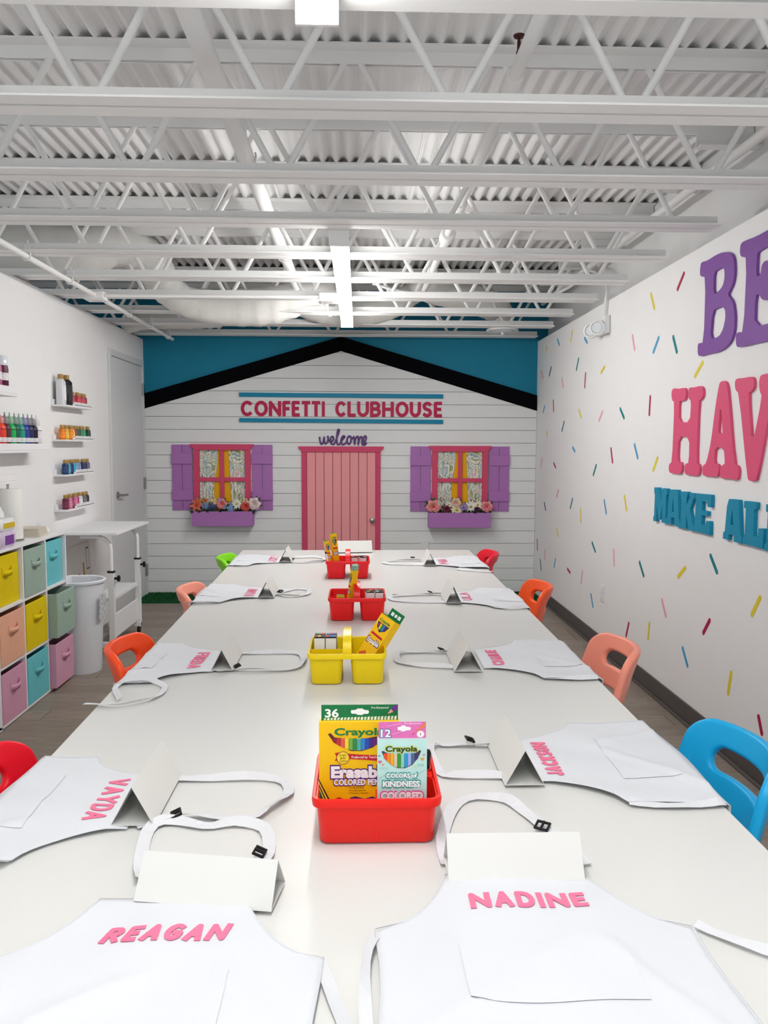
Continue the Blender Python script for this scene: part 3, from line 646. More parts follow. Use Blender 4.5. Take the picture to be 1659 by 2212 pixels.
c2 = [('yellow',152,90,158,142),('light blue',318,195,337,228),('pink',124,265,115,330),('raspberry',197,297,212,332),('raspberry',567,197,579,303),('teal',475,307,452,382),('light blue',718,172,743,275),('yellow',872,257,838,355),('pink',230,468,215,523),('navy',136,552,147,607),('teal',321,525,304,596),('yellow',371,588,375,690),('light blue',523,533,539,633),('yellow',654,503,670,612),('yellow',216,722,228,777),('raspberry',91,788,93,868),('pink',143,858,138,932),('navy',111,918,117,997),('light blue',210,914,199,977),('teal',444,808,469,878),('pink',585,850,589,968),('raspberry',285,980,306,1010),('pink',384,992,374,1082),('teal',750,932,782,1037),('yellow',1052,970,997,1040),('teal',1207,886,1257,1017),('light blue',437,1140,453,1235),('pink',895,1173,925,1298),('yellow',1537,1157,1473,1290),('raspberry',685,1325,664,1423),('yellow',818,1323,806,1445),('raspberry',1210,1306,1160,1405),('light blue',1028,1483,1065,1620),('yellow',1347,1640,1322,1800),('raspberry',1518,1920,1545,2062)]
conf = [(c, 1130+a/3.136, 440+b/3.136, 1130+d/3.136, 440+e/3.136) for c, a, b, d, e in c1]+[(c, 1130+a/2.989, 900+b/2.989, 1130+d/2.989, 900+e/2.989) for c, a, b, d, e in c2]
bycol = {}
for c in sorted(conf, key=lambda t: t[1]+t[3]):
    bycol.setdefault(c[0], []).append(c)
for cn, lst in bycol.items():
    m = mat('confetti_'+cn.replace(' ', '_'), CONF[cn], .5)
    for k, (c, x0, y0, x1, y1) in enumerate(lst):
        a, b = at(x0, y0, X=XR), at(x1, y1, X=XR); ctr = (a+b)/2; d = (b-a); L_ = d.length; d.normalize(); nr = Vector((0, -d.z, d.y)); w_ = .0115
        h = L_/2-w_; pts = [d*h*s+d*w_*math.cos(t)*s+nr*w_*math.sin(t)*s for s in (1, -1) for t in [math.radians(-90+180*q/6) for q in range(7)]]
        o = MB().ext(pts, (-.0015, 0, 0)).build('confetti_sticker', m, loc=tuple(ctr))
        lb = '%s confetti dash on the right wall, %s %s one from the far corner' % (cn, ORD[k+1], cn)
        tag(o, lb, 'wall sticker', 'confetti dashes on the right wall')
# outlet, emergency light
p = at(1302, 1282, X=XR)
ol = root('wall_outlet', 'white power outlet low on the right wall among the confetti', 'outlet', p); MB().box(-.006, 0, -.036, .036, -.058, .058).build('plate', WHITE_PL, ol, bevel=.003)
for zz in (-.025, .025): MB().box(-.009, -.006, -.016, .016, zz-.016, zz+.016).build('socket', WHITE_PL, ol, bevel=.002)
p = at(1308, 706, X=XR)
em = root('emergency_light', 'white two lamp emergency light high on the right wall', 'emergency light', p)
MB().box(-.045, 0, -.11, .11, -.055, .065).build('body', WHITE_PL, em, bevel=.01)
for s, dz in ((-1, -.02), (1, -.02)):
    hd = MB().lathe([(.02, .03), (.045, .02), (.052, -.01), (.05, -.03), (.04, -.034), (.036, -.026), (.01, -.02)], 18, (0, 0, 0), 'y').build('lamp_head', WHITE_PL, em, (-.075, s*.075, dz), rot=(0, 0, -.5), smooth=40)
    MB().lathe([(.001, -.028), (.034, -.029)], 16, (0, 0, 0), 'y').build('lens', GLASSY, hd)
pa = [(p.x-.02, p.y-.03, p.z+.06)]+[tuple(at(x, y, X=X)) for x, y, X in ((1308, 655, XR-.02), (1311, 622, XR-.02), (1300, 600, XR-.02), (1285, 588, XR-.02), (1268, 585, XR-.02), (1256, 598, XR-.02))]
pipe('white_cable', 'white flexible cord rising from the emergency light to the ceiling pipe', 'cable', catmull(pa, 5), .010, WHITE_PL, 8)

# ================================================================== LEFT WALL
dy0, dy1, dz = 6.64, 7.56, 2.125
dd = struct(MB().box(XL, XL+.012, dy0, dy1, .01, dz).build('door_1', DOOR_GREY, bevel=.002))
for a, b, c, d in ((dy0-.055, dy0-.004, 0, dz+.055), (dy1+.004, dy1+.05, 0, dz+.055)): MB().box(XL, XL+.022, a, b, c, d).build('door_frame', DOOR_GREY, dd, bevel=.004)
MB().box(XL, XL+.022, dy0-.004, dy1+.004, dz+.006, dz+.055).build('door_frame', DOOR_GREY, dd, bevel=.004)
for z in (.25, 1.06, 1.92): MB().box(XL+.01, XL+.03, dy1-.012, dy1+.03, z-.055, z+.055).build('hinge', STEEL, dd, bevel=.002)
lv = MB().lathe([(.032, 0), (.032, .008), (.026, .012), (.012, .014), (.012, .05)], 18, (XL+.012, dy0+.09, 1.0), 'x').build('lever_rose', STEEL, dd, smooth=40)
MB().tube([(XL+.062, dy0+.09, 1.0), (XL+.064, dy0+.13, 1.0), (XL+.062, dy0+.21, .998)], .010, 10).build('lever_handle', STEEL, dd, smooth=60)
MB().box(XL+.011, XL+.0135, dy0+.004, dy0+.012, .96, 1.05).build('latch_plate', STEEL, dd)
# bottles
_bm = {}
def bottle(kind, loc, col, label, grp, lw=None):
    b = root('paint_bottle', label, 'bottle', loc, random.uniform(-.3, .3), grp)
    m = mat('paint_'+col, col, .35, var=.03)
    lm = mat('bottle_label_light', 'e2e2e4', .5, var=.25, vscale=90) if lw == 'w' else mat('bottle_label_'+col, tuple(min(1, v*1.35+.02) for v in hexc(col)), .45, var=.5, vscale=80)
    if kind == 'small':
        r, h = .021, .072
        MB().lathe([(r*.9, 0), (r, .003), (r, h*.86), (r*.8, h)], 14).build('bottle_body', m, b, smooth=40)
        MB().lathe([(r+.0006, .012), (r+.0006, h*.7)], 14).build('label_band', lm, b, smooth=40)
        MB().lathe([(r*.60, h), (r*.66, h+.002), (r*.64, h+.022), (r*.58, h+.024)], 14).build('cap', BROWN_CAP, b, smooth=40)
    elif kind == 'flat':
        rr = lambda w_, d_, z: [(x, y, z) for x, y in rrect(w_, d_, .015)]
        MB().loft([rr(.05, .075, 0), rr(.052, .078, .004), rr(.052, .078, .15), rr(.035, .04, .168)]).build('bottle_body', m, b, smooth=50)
        MB().box(.0262, .0268, -.028, .028, .03, .13).build('label_band', lm, b)
        MB().lathe([(.017, .168), (.018, .17), (.018, .196), (.016, .199)], 14).build('cap', BROWN_CAP, b, smooth=40)
    elif kind == 'large':
        r, h = .031, .145
        MB().lathe([(r*.9, 0), (r, .004), (r, h*.8), (r*.92, h*.9), (r*.55, h)], 16).build('bottle_body', m, b, smooth=50)
        MB().lathe([(r+.0006, .045), (r+.0006, .07)], 16).build('label_band', mat('bottle_label_light', 'e2e2e4', .5, var=.25, vscale=90), b, smooth=40)
        MB().lathe([(r+.0007, h*.78), (r+.0007, h*.8)], 16).build('label_stripe', BLACKP, b, smooth=40)
        MB().lathe([(r*.62, h), (r*.7, h+.012), (r*.62, h+.03), (r*.3, h+.04), (r*.12, h+.046), (r*.10, h+.062)], 14).build('nozzle', mat('noz_'+col, tuple(.55*v+.25 for v in hexc(col)), .25), b, smooth=60)
    else:
        r, h = .033, .15
        MB().lathe([(r*.9, 0), (r, .004), (r, h*.9), (r*.9, h)], 16).build('bottle_body', m, b, smooth=50)
        MB().lathe([(r+.0006, .07), (r+.0006, .11)], 16).build('label_band', mat('bottle_label_light', 'e2e2e4', .5, var=.25, vscale=90), b, smooth=40)
        MB().lathe([(r+.0006, .006), (r+.0006, .022)], 16).build('label_band', mat('bottle_label_light', 'e2e2e4', .5, var=.25, vscale=90), b, smooth=40)
        MB().lathe([(r*.85, h), (r*.86, h+.05), (r*.8, h+.053)], 16).build('clear_cap', GLASSY, b, smooth=50)
        MB().lathe([(r*.35, h), (r*.3, h+.035)], 10).build('spray_tip', BLACKP, b)
def ledge(label, y0, y1, z, dep, lip, notch=True):
    s = root('picture_ledge', label, 'shelf', (XL, (y0+y1)/2, z)); L_ = (y1-y0)/2
    MB().box(0, dep, -L_, L_, 0, .012).build('shelf_board', WHITE_MEL, s, bevel=.002)
    MB().box(0, .012, -L_, L_, .012, lip+.02).build('back_board', WHITE_MEL, s, bevel=.002)
    a = -L_+(.16 if notch else 0)
    MB().box(dep-.010, dep, a, L_, .012, lip).build('front_lip', WHITE_MEL, s, bevel=.004)
    if notch:
        mb = MB(); n = 10; stp = (L_-a-.06)/n
        mb = MB()
        for k in range(n):
            yc = a+.03+stp*(k+.5); mb.lathe([(stp*.36, dep-.010), (stp*.36, dep)], 12, (0, yc, lip), 'x')
        mb.build('lip_scallops', WHITE_MEL, s)
    return s
SH = [(1.665, [('flat', 'd9dade'), ('flat', '1b1c20')]+[('small', c) for c in ('c2476a', '9c2f45', 'c23a52', 'a0404a', 'b0434c', '8c2a30')], 'top'),
      (1.437, [('small', c) for c in ('e07a1e', 'd9b04a', 'e8842a', 'd8c25a', '7d4a42', '2f5a4a', '4a7a5a', '2f9a6a', '1f3f3a')], 'second'),
      (1.207, [('small', c) for c in ('1f3a66', '4aa0c0', '28305a', '27a0c4', '7a98b8', '8090b0', '33335a', '2a2a44', '6a6a88')], 'third'),
      (.975, [('small', c) for c in ('6a2040', 'c98098', '8a3050', 'd070a0', '9c3a62', 'dcdce0', '6a6a70', '24242a')], 'lowest')]
cname = lambda c: c
COLN = {'d9dade':'white','1b1c20':'black','c2476a':'rose pink','9c2f45':'crimson','c23a52':'bright red','a0404a':'dusty red','b0434c':'brick red','8c2a30':'dark red','e07a1e':'orange','d9b04a':'mustard','e8842a':'light orange','d8c25a':'pale yellow','7d4a42':'brown','2f5a4a':'dark green','4a7a5a':'sage green','2f9a6a':'bright green','1f3f3a':'deep pine','1f3a66':'navy','4aa0c0':'sky blue','28305a':'indigo','27a0c4':'turquoise','7a98b8':'powder blue','8090b0':'slate blue','33335a':'dark violet','2a2a44':'midnight','6a6a88':'grey lilac','6a2040':'burgundy','c98098':'dusty pink','8a3050':'plum','d070a0':'orchid pink','9c3a62':'magenta','dcdce0':'silver white','6a6a70':'grey','24242a':'black'}
for z, items, nm in SH:
    ledge('small white wall ledge lined with paint bottles, %s of the stack beside the door' % nm, 5.37, 5.95, z, .085, .026)
    y = 5.40
    for k, (kd, c) in enumerate(items):
        y += .032 if kd == 'flat' else .0275
        bottle(kd, (XL+.050+random.uniform(-.008, .010), y+random.uniform(-.003, .003), z+.0125), c, '%s %spaint bottle with tan cap on the %s ledge beside the door' % (COLN[c], 'tall flat ' if kd == 'flat' else 'small ', nm), 'craft paint bottles')
        y += .045 if kd == 'flat' else .031
# larger shelves
def bigshelf(label, y0, y1, z, dep=.14):
    s = root('floating_shelf', label, 'shelf', (XL, (y0+y1)/2, z)); L_ = (y1-y0)/2
    MB().box(0, dep, -L_, L_, 0, .014).build('shelf_board', WHITE_MEL, s, bevel=.002)
    MB().box(dep-.012, dep, -L_, L_, .014, .052).build('front_lip', WHITE_MEL, s, bevel=.003)
    MB().box(0, .012, -L_, L_, .014, .05).build('back_board', WHITE_MEL, s, bevel=.002)
bigshelf('wide white wall shelf holding the large bright paint bottles', 3.9, 4.98, 1.37)
cols = [('efe9ee','white'),('d02a3a','red'),('e8452a','orange red'),('5a2f38','maroon'),('1fae5a','bright green'),('14684e','dark green'),('2a9a86','sea green'),('2a3f9a','royal blue'),('27275a','dark navy'),('1c1622','black'),('e8e4e8','pearl white')]
for k, (c, n) in enumerate(cols):
    bottle('large', (XL+.085-.004*k*.5, 4.285+k*.0665, 1.3845), c, '%s large paint bottle with nozzle on the wide wall shelf%s' % (n, ''), 'large paint bottles')
bigshelf('white wall shelf at the left picture edge with spray paint bottles', 3.7, 4.52, 1.675)
for k, (c, n) in enumerate((('b86a90', 'mauve pink'), ('5a1a3a', 'dark wine'))):
    bottle('spray', (XL+.08, 4.385+k*.083, 1.69), c, '%s spray bottle with clear cap on the upper left shelf' % n, 'spray paint bottles')
bigshelf('white wall shelf just above the paper towel roll', 3.7, 4.52, 1.205, .12)
# cube organiser
CX, CY0, CY1, CZ, CP = -1.762, 3.955, 4.902, .896, .3157
cab = root('cube_organizer', 'white nine cube organizer against the left wall', 'cabinet', (CX, CY0, 0)); T = .014; dep = XL+.004-CX
MB().box(dep, 0, 0, CY1-CY0, CZ-T, CZ).build('top_panel', WHITE_MEL, cab, bevel=.001)
MB().box(dep, 0, 0, CY1-CY0, .008, .008+T).build('bottom_panel', WHITE_MEL, cab, bevel=.001)
for k in range(4):
    yy = k*(CY1-CY0-T)/3; MB().box(dep, 0, yy, yy+T, 0 if k in (0, 3) else .022, CZ-T).build('upright', WHITE_MEL, cab, bevel=.001)
RZ = (CZ-.008-T)/3
for k in (1, 2): MB().box(dep, -.001, T, CY1-CY0-T, .008+k*RZ, .008+k*RZ+T).build('shelf_board', WHITE_MEL, cab, bevel=.001)
MB().box(dep, dep+.004, 0, CY1-CY0, .02, CZ-.02).build('back_panel', WHITE_MEL, cab)
BC = {'yellow': 'e0c60c', 'sage': '9db3a6', 'aqua': '6cc3cc', 'peach': 'eab093', 'mauve': 'd79fb8'}
grid = [['yellow', 'sage', 'aqua'], ['peach', 'yellow', 'sage'], ['mauve', 'aqua', 'mauve']]
pos = ['top row', 'middle row', 'bottom row']; colw = ['left column', 'middle column', 'right column']
for r in range(3):
    for c in range(3):
        cn = grid[r][c]; m = mat('bin_fabric_'+cn, BC[cn], .85, bump=.15, bscale=60, var=.03, vscale=12, spec=.2)
        outx = .05 if (c == 2 and r == 1) else (.035 if (c == 2 and r == 2) else (-.02 if r == 0 and c != 1 else .002))
        y0 = CY0+T+c*(CY1-CY0-T)/3+.006; wd = (CY1-CY0-T)/3-T-.012; z0 = .008+T+(2-r)*RZ+.001; hh = RZ-T-.022
        b = root('fabric_bin', '%s fabric storage bin in the %s, %s of the cube organizer' % (cn, pos[r], colw[c]), 'storage bin', (CX+outx, y0+wd/2, z0), group='fabric cube bins')
        d = .205; w2 = wd/2
        mb = MB(); ri = lambda x0, x1, hw, z: [(x0, -hw, z), (x1, -hw, z), (x1, hw, z), (x0, hw, z)]
        mb.loft([ri(-d, 0, w2, 0), ri(-d, .002, w2+.001, hh*.5), ri(-d, 0, w2, hh), ri(-d+.006, -.006, w2-.006, hh), ri(-d+.006, -.006, w2-.006, .006)])
        mb.build('bin_body', m, b, bevel=.003)
        mb = MB(); V = []; n = 12
        for k in range(n+1):
            u = k/n; yy = -.052+.104*u; xx = .002+.02*math.sin(PI*u)**.7; zz = hh*.66+.008*u-.006*math.sin(PI*u)
            V += [(xx, yy, zz-.014), (xx, yy, zz+.014)]
        mb.pts(V, [(2*k, 2*k+2, 2*k+3, 2*k+1) for k in range(n)]).build('handle', m, b, solid=.003, smooth=180)
        for s in (-1, 1): MB().box(.0, .004, s*.052-.006, s*.052+.006, hh*.66-.018, hh*.66+.026).build('handle_tab', m, b)
# on top of the organiser
p = at(18, 1150, Z=CZ); ty = 4.48
tw = root('paper_towel_roll', 'upright white paper towel roll on the cube organizer', 'paper towels', (-1.89, 4.42, CZ))
MB().lathe([(.02, .012), (.068, .012), (.07, .02), (.07, .275), (.068, .281), (.02, .281)], 28).build('roll', mat('paper_towel', 'efeee8', .85, bump=.3, bscale=90), tw, smooth=40)
MB().lathe([(.075, 0), (.075, .008), (.01, .011)], 28).build('holder_base', STEEL, tw, smooth=40)
MB().tube([(0, 0, .01), (0, 0, .33)], .006, 10).build('holder_rod', STEEL, tw)
MB().box(.02, .024, .06, .068, .07, .20).build('tension_arm', mat('dark_blue_arm', '1d2a48', .4), tw)
wp = root('wipes_pack', 'white and purple patterned wipes pack at the left edge on the organizer', 'wipes pack', (-1.80, 4.12, CZ))
rr = lambda w_, d_, z, r=.025: [(x, y, z) for x, y in rrect(w_, d_, r)]
MB().loft([rr(.06, .16, 0), rr(.075, .185, .02), rr(.078, .19, .06), rr(.065, .17, .085)]).build('pack_body', mat('purple_print_wrap', 'd9cbe2', .35, var=.2, vscale=40), wp, smooth=60)
MB().box(.0385, .040, -.05, .05, .02, .065).build('print_panel', mat('violet_print', '7a3f9a', .4), wp)
w2_ = root('wipes_pack', 'white wipes pack with yellow label lying on the purple pack', 'wipes pack', (-1.80, 4.12, CZ+.086))
MB().loft([rr(.06, .17, 0), rr(.072, .19, .015), rr(.072, .19, .045), rr(.06, .17, .062)]).build('pack_body', WHITE_PL, w2_, smooth=60)
MB().box(.036, .0378, -.06, .07, .016, .042).build('print_panel', mat('yellow_print', 'd8b820', .4), w2_)
sb = root('spray_bottle', 'white and blue cleaner bottle behind the wipes packs', 'bottle', (-1.885, 4.26, CZ))
MB().lathe([(.035, 0), (.038, .01), (.038, .16), (.02, .2), (.015, .215)], 18).build('bottle_body', WHITE_PL, sb, smooth=50)
MB().lathe([(.0387, .05), (.0387, .14)], 18).build('label_band', mat('blue_label', '3f86d0', .4, var=.5, vscale=30), sb, smooth=40)
MB().lathe([(.017, .215), (.017, .245), (.012, .25)], 12).build('cap', WHITE_PL, sb, smooth=40)
def cloths(label, x, y, z, w_, d_, n, m, rz):
    c = root('folded_cloths', label, 'cloth', (x, y, z), rz)
    for k in range(n):
        rnd = lambda q: [(a, b, q) for a, b in rrect(d_-.006*k, w_-.008*k, .012)]
        zz = k*.0125
        MB().loft([rnd(zz+.0), rnd(zz+.003), rnd(zz+.010), rnd(zz+.012)]).build('cloth_layer', m, c, smooth=60)
cloths('stack of folded beige cloths on the cube organizer', -1.87, 4.655, CZ, .17, .15, 4, mat('beige_cloth', 'cfc6b8', .9, bump=.3, bscale=60), .1)
cl = root('crumpled_cloth', 'white crumpled cloth at the far end of the cube organizer', 'cloth', (-1.90, 4.83, CZ))
mb = MB(); V = []; n = 14
for i in range(n+1):
    for k in range(n+1):
        u, v = i/n-.5, k/n-.5; e = max(0, 1-(abs(u)*2)**4)*max(0, 1-(abs(v)*2)**4)
        V.append((u*.13, v*.13, .002+e*(.026+.016*math.sin(u*13+v*9)+.010*math.sin(v*21-u*6))))
mb.pts(V, [(i*(n+1)+k, (i+1)*(n+1)+k, (i+1)*(n+1)+k+1, i*(n+1)+k+1) for i in range(n) for k in range(n)]).build('cloth_sheet', mat('white_cloth', 'e8e6e2', .9, bump=.2), cl, smooth=180, solid=.003)
# rolling desk
pn = at(251, 1398, Z=.05); RX = pn.x; RY0 = pn.y
pf = at(311, 1352, Z=.05)
rd = root('rolling_desk', 'white height adjustable rolling desk between the trash bin and the door', 'desk', (RX, RY0, 0))
RL = pf.y-RY0
ptop = at(243, 1150, Y=RY0-.05).z
tb = MB().box(XL+.02-RX, .045, -.07, RL+.10, ptop-.018, ptop).build('desk_top', WHITE_MEL, rd, bevel=.002)
for k, yy in enumerate((0, RL)):
    MB().box(-.04, 0, yy-.015, yy+.015, .05, .56).build('leg_sleeve', WHITE_PL, rd, bevel=.003)
    MB().tube([(-.02, yy, .56)]+[(-.02, yy, ptop-.12)]+[(-.02-.09*(1-math.cos(a)), yy, ptop-.12+.085*math.sin(a)) for a in [k2*PI/12 for k2 in range(1, 7)]]+[(XL+.14-RX, yy, ptop-.035)], .014, 10).build('leg_tube', WHITE_PL, rd, smooth=60)
    MB().box(-.043, .003, yy-.018, yy+.018, .56, .572).build('sleeve_collar', BLACKP, rd)
    MB().box(XL+.11-RX, 0, yy-.018, yy+.018, .05, .085).build('foot_bar', WHITE_PL, rd, bevel=.003)
    kn = MB().lathe([(.008, 0), (.008, .02), (.022, .022), (.022, .034), (.012, .038)], 8, (0, yy, .52), 'x').build('clamp_knob', BLACKP, rd, smooth=40)
    for xx in (-.02, XL+.13-RX):
        MB().lathe([(.022, -.01), (.025, -.006), (.025, .006), (.022, .01)], 14, (xx, yy+(.03 if k else -.03)*0, .0255), 'x').build('caster', BLACKP, rd, smooth=40)
MB().box(-.035, -.02, .015, RL-.015, .10, .26).build('lower_panel', WHITE_MEL, rd, bevel=.002)
MB().box(-.17, -.02, .015, RL-.015, .36, .385).build('lower_shelf', WHITE_MEL, rd, bevel=.002)
# flat carton leaning on the wall
ct = root('flat_carton', 'flat white printed carton leaning on the wall behind the trash bin', 'carton', (XL+.03, 5.72, .012), 0)
MB().box(-.02, .02, -.28, .28, .0, .70).build('carton_body', mat('white_carton', 'd8d6d2', .7, var=.05), ct, rot=(0, -.05, 0), bevel=.003)
for a, b, c, d, mm in ((.18, .24, .50, .66, BLACKP), (-.04, .03, .40, .49, BLACKP), (.10, .13, .42, .56, mat('amber_print', 'b58a3a', .6)), (.185, .235, .51, .65, mat('white_carton', 'd8d6d2', .7)), (-.03, .02, .41, .48, mat('amber_print', 'b58a3a', .6))):
    t_ = .0005 if mm is BLACKP or mm.name.startswith('amber') and a > 0 else .001
    MB().box(.02, .02+t_, a, b, c, d).build('print_mark', mm, ct, rot=(0, -.05, 0))
# trash bin
pb = at(180, 1458, Z=0)
tbn = root('trash_bin', 'tall white half round trash bin beside the cube organizer', 'trash bin', (at(183, 1448, Z=0).x, at(183, 1448, Z=0).y, 0))
def dshape(w_, d_, z, n=20):   # flat side towards the wall (-x)
    out = [(d_/2*math.cos(a)*1.0+d_*.0, w_/2*math.sin(a), z) for a in [-PI/2+PI*k/n for k in range(n+1)]]
    return [(x, y, z) for x, y, z in out]+[(-d_*.45, w_/2*.96, z), (-d_*.5, w_*.42, z), (-d_*.5, -w_*.42, z), (-d_*.45, -w_/2*.96, z)]
BH = .565
mb = MB(); mb.loft([dshape(.23, .20, 0), dshape(.235, .205, .01), dshape(.29, .26, BH), dshape(.31, .28, BH), dshape(.312, .282, BH+.012), dshape(.30, .27, BH+.018), dshape(.275, .245, BH+.012), dshape(.225, .195, .02)])
mb.build('bin_body', mat('white_bin_plastic', 'e3e5ea', .4, bump=.03), tbn, smooth=45)
MB().box(.0, .0012, -.03, .03, .34, .50).build('sticker', mat('bin_sticker', 'c8c8cc', .5, var=.5, vscale=70), tbn, (.118, -.045, 0), rot=(0, 0.05, -.35))

# ================================================================== TABLE
TZ = .68
def xl(y): return -.735-.022*(y-2.0)
def xr(y): return .752+.007*(y-1.4)
Y0, Y1 = .35, 5.69
tab = root('long_table', 'long classroom table under white paper down the middle of the room', 'table', (0, 3.0, 0))
MB().box(-.72, .73, Y0+.03-3, Y1-.02-3, TZ-.045, TZ-.004).build('tabletop', WHITE_MEL, tab, bevel=.004)
for yy in (Y0+.15, 2.1, 3.9, Y1-.15):
    for xx in (-.62, .63): MB().tube([(xx, yy-3, 0), (xx, yy-3, TZ-.045)], .02, 10).build('leg', STEEL, tab, smooth=60)
mb = MB(); V = []; ny, nx = 110, 26
for i in range(ny+1):
    y = Y0+(Y1-Y0)*i/ny; a, b = xl(y), xr(y)
    wl_, wr_ = .035+.012*math.sin(y*2.3), .035+.012*math.sin(y*1.9+1)
    row_ = [(a-.004-.004*math.sin(y*3), y, TZ-wl_), (a-.002, y, TZ-.006)]
    for k in range(nx+1):
        u = k/nx; x = a+(b-a)*u; e = min(1, min(u, 1-u)*12)
        row_.append((x, y, TZ-.0012+.0006*e*(math.sin(x*9+y*4)+math.sin(y*6.3-x*5))*.5))
    row_ += [(b+.002, y, TZ-.006), (b+.004+.004*math.sin(y*2.7), y, TZ-wr_)]
    V += row_
n = nx+5
mb.pts(V, [(i*n+k, i*n+k+1, (i+1)*n+k+1, (i+1)*n+k) for i in range(ny) for k in range(n-1)])
pc = tag(mb.build('table_paper', PAPER, smooth=50), 'glossy white paper cover over the whole long table', 'table cover')

# ------------------------------------------------------------------ chairs
def chair(side, yc, xb, col, label, rzj=0.0, ztop=.715):
    """local: +x away from the table, y across; backrest curved towards the table at its sides"""
    m = plastic('chair_'+col, col, .38)
    c = root('kids_chair', label, 'chair', (side*xb, yc, 0), (0 if side > 0 else PI)+rzj, 'moulded kids chairs')
    W_, zt, zb = .205, ztop, .52
    def surf(u, v):      # u across -1..1, v 0 (arch) .. 1 (top)
        hw = W_*(1.06-.10*v)
        yy = u*hw; zz = zb+(zt-zb)*v
        xx = -.075*(1-v)-.085*abs(u)**2.2-.01*v
        return Vector((xx, yy, zz))
    nn = 10
    outer = [(x, .5+y) for x, y in rrect(2.0, 1.0, .27, nn)]
    slot = [(x, .575+y) for x, y in rrect(1.26, .27, .13, nn)]
    def dens(c_):
        o_ = []; n_ = len(c_)
        for i in range(n_):
            a, b = c_[i], c_[(i+1) % n_]; o_.append(a)
            if (i+1) % (nn+1) == 0:
                for k in range(1, 9): o_.append((a[0]+(b[0]-a[0])*k/9, a[1]+(b[1]-a[1])*k/9))
        return o_
    O, S_ = dens(outer), dens(slot)
    O = [(x, v+(.07*(1-(x/.75)**4) if v < .05 and abs(x) < .75 else 0)) for x, v in O]
    N = len(O); rings = 6; mb = MB(); V = []; F = []
    for r in range(rings):
        t = r/(rings-1)
        for i in range(N):
            u = O[i][0]+(S_[i][0]-O[i][0])*t; v = O[i][1]+(S_[i][1]-O[i][1])*t; V.append(surf(u, v))
    for r in range(rings-1):
        for i in range(N): F.append((r*N+i, r*N+(i+1) % N, (r+1)*N+(i+1) % N, (r+1)*N+i))
    o = mb.pts(V, F).build('backrest', m, c, smooth=180)
    md = o.modifiers.new('solid', 'SOLIDIFY'); md.thickness = .026; md.offset = 0
    md = o.modifiers.new('bevel', 'BEVEL'); md.width = .010; md.segments = 3; md.limit_method = 'ANGLE'; md.angle_limit = math.radians(50)
    for s in (-1, 1):   # side posts from the back down to the seat
        mb = MB(); rg = []
        for v, ui in ((.52, .80), (.38, .76), (.2, .70), (.05, .66), (-.1, .66), (-.3, .70), (-.5, .74), (-.72, .76)):
            a, b = surf(s*ui, v), surf(s*.997, v); nr = (b-a).normalized().cross((surf(s*.9, v+.05)-surf(s*.9, v-.05)).normalized())
            rg.append([a+(b-a)*p_+nr*q_ for p_, q_ in ((.0, -.006), (.12, -.0125), (.5, -.0135), (.88, -.0125), (1, -.006), (1, .006), (.88, .0125), (.5, .0135), (.12, .0125), (0, .006))])
        mb.loft(rg).build('side_post', m, c, smooth=70)
    mb = MB(); V = []; n1, n2 = 10, 10
    for i in range(n1+1):
        for k in range(n2+1):
            u, v = i/n1*2-1, k/n2; hw = .19-.02*v
            V.append((-.20-.27*v, u*hw, .365-.018*math.sin(PI*v)-.012*(1-u*u)+(.02*(1-v)**3)))
    mb.pts(V, [(i*(n2+1)+k, (i+1)*(n2+1)+k, (i+1)*(n2+1)+k+1, i*(n2+1)+k+1) for i in range(n1) for k in range(n2)])
    o = mb.build('seat', m, c, smooth=180); md = o.modifiers.new('solid', 'SOLIDIFY'); md.thickness = .022
    md = o.modifiers.new('bevel', 'BEVEL'); md.width = .008; md.segments = 2; md.limit_method = 'ANGLE'; md.angle_limit = math.radians(50)
    for sx, sy in ((-.22, -1), (-.22, 1), (-.44, -1), (-.44, 1)):
        xb_ = sx+(.09 if sx > -.3 else -.02)
        MB().tube([(sx, sy*.165, .345), (xb_, sy*.19, 0)], [.024, .016], 10).build('leg', m, c, smooth=60)
    return c
chair(1, 1.83, .965, '12a5dd', 'bright blue kids chair at the right side nearest the camera', 0, .73)
chair(1, 2.84, 1.0, 'fb9a84', 'peach pink kids chair on the right side between the blue and orange ones')
chair(1, 4.08, .99, 'fb5a24', 'orange kids chair on the right side of the table')
chair(1, 5.32, .93, 'e81c34', 'red kids chair at the far right corner of the table')
chair(-1, 1.80, .93, 'e90a26', 'red kids chair at the left picture edge nearest the camera', 0, .697)
chair(-1, 2.88, .90, 'fb5020', 'orange kids chair on the left side of the table')
chair(-1, 4.02, .905, 'fba08c', 'peach pink kids chair on the left side between the orange and green ones')
chair(-1, 5.14, .905, '86dc1c', 'lime green kids chair at the far left corner of the table')

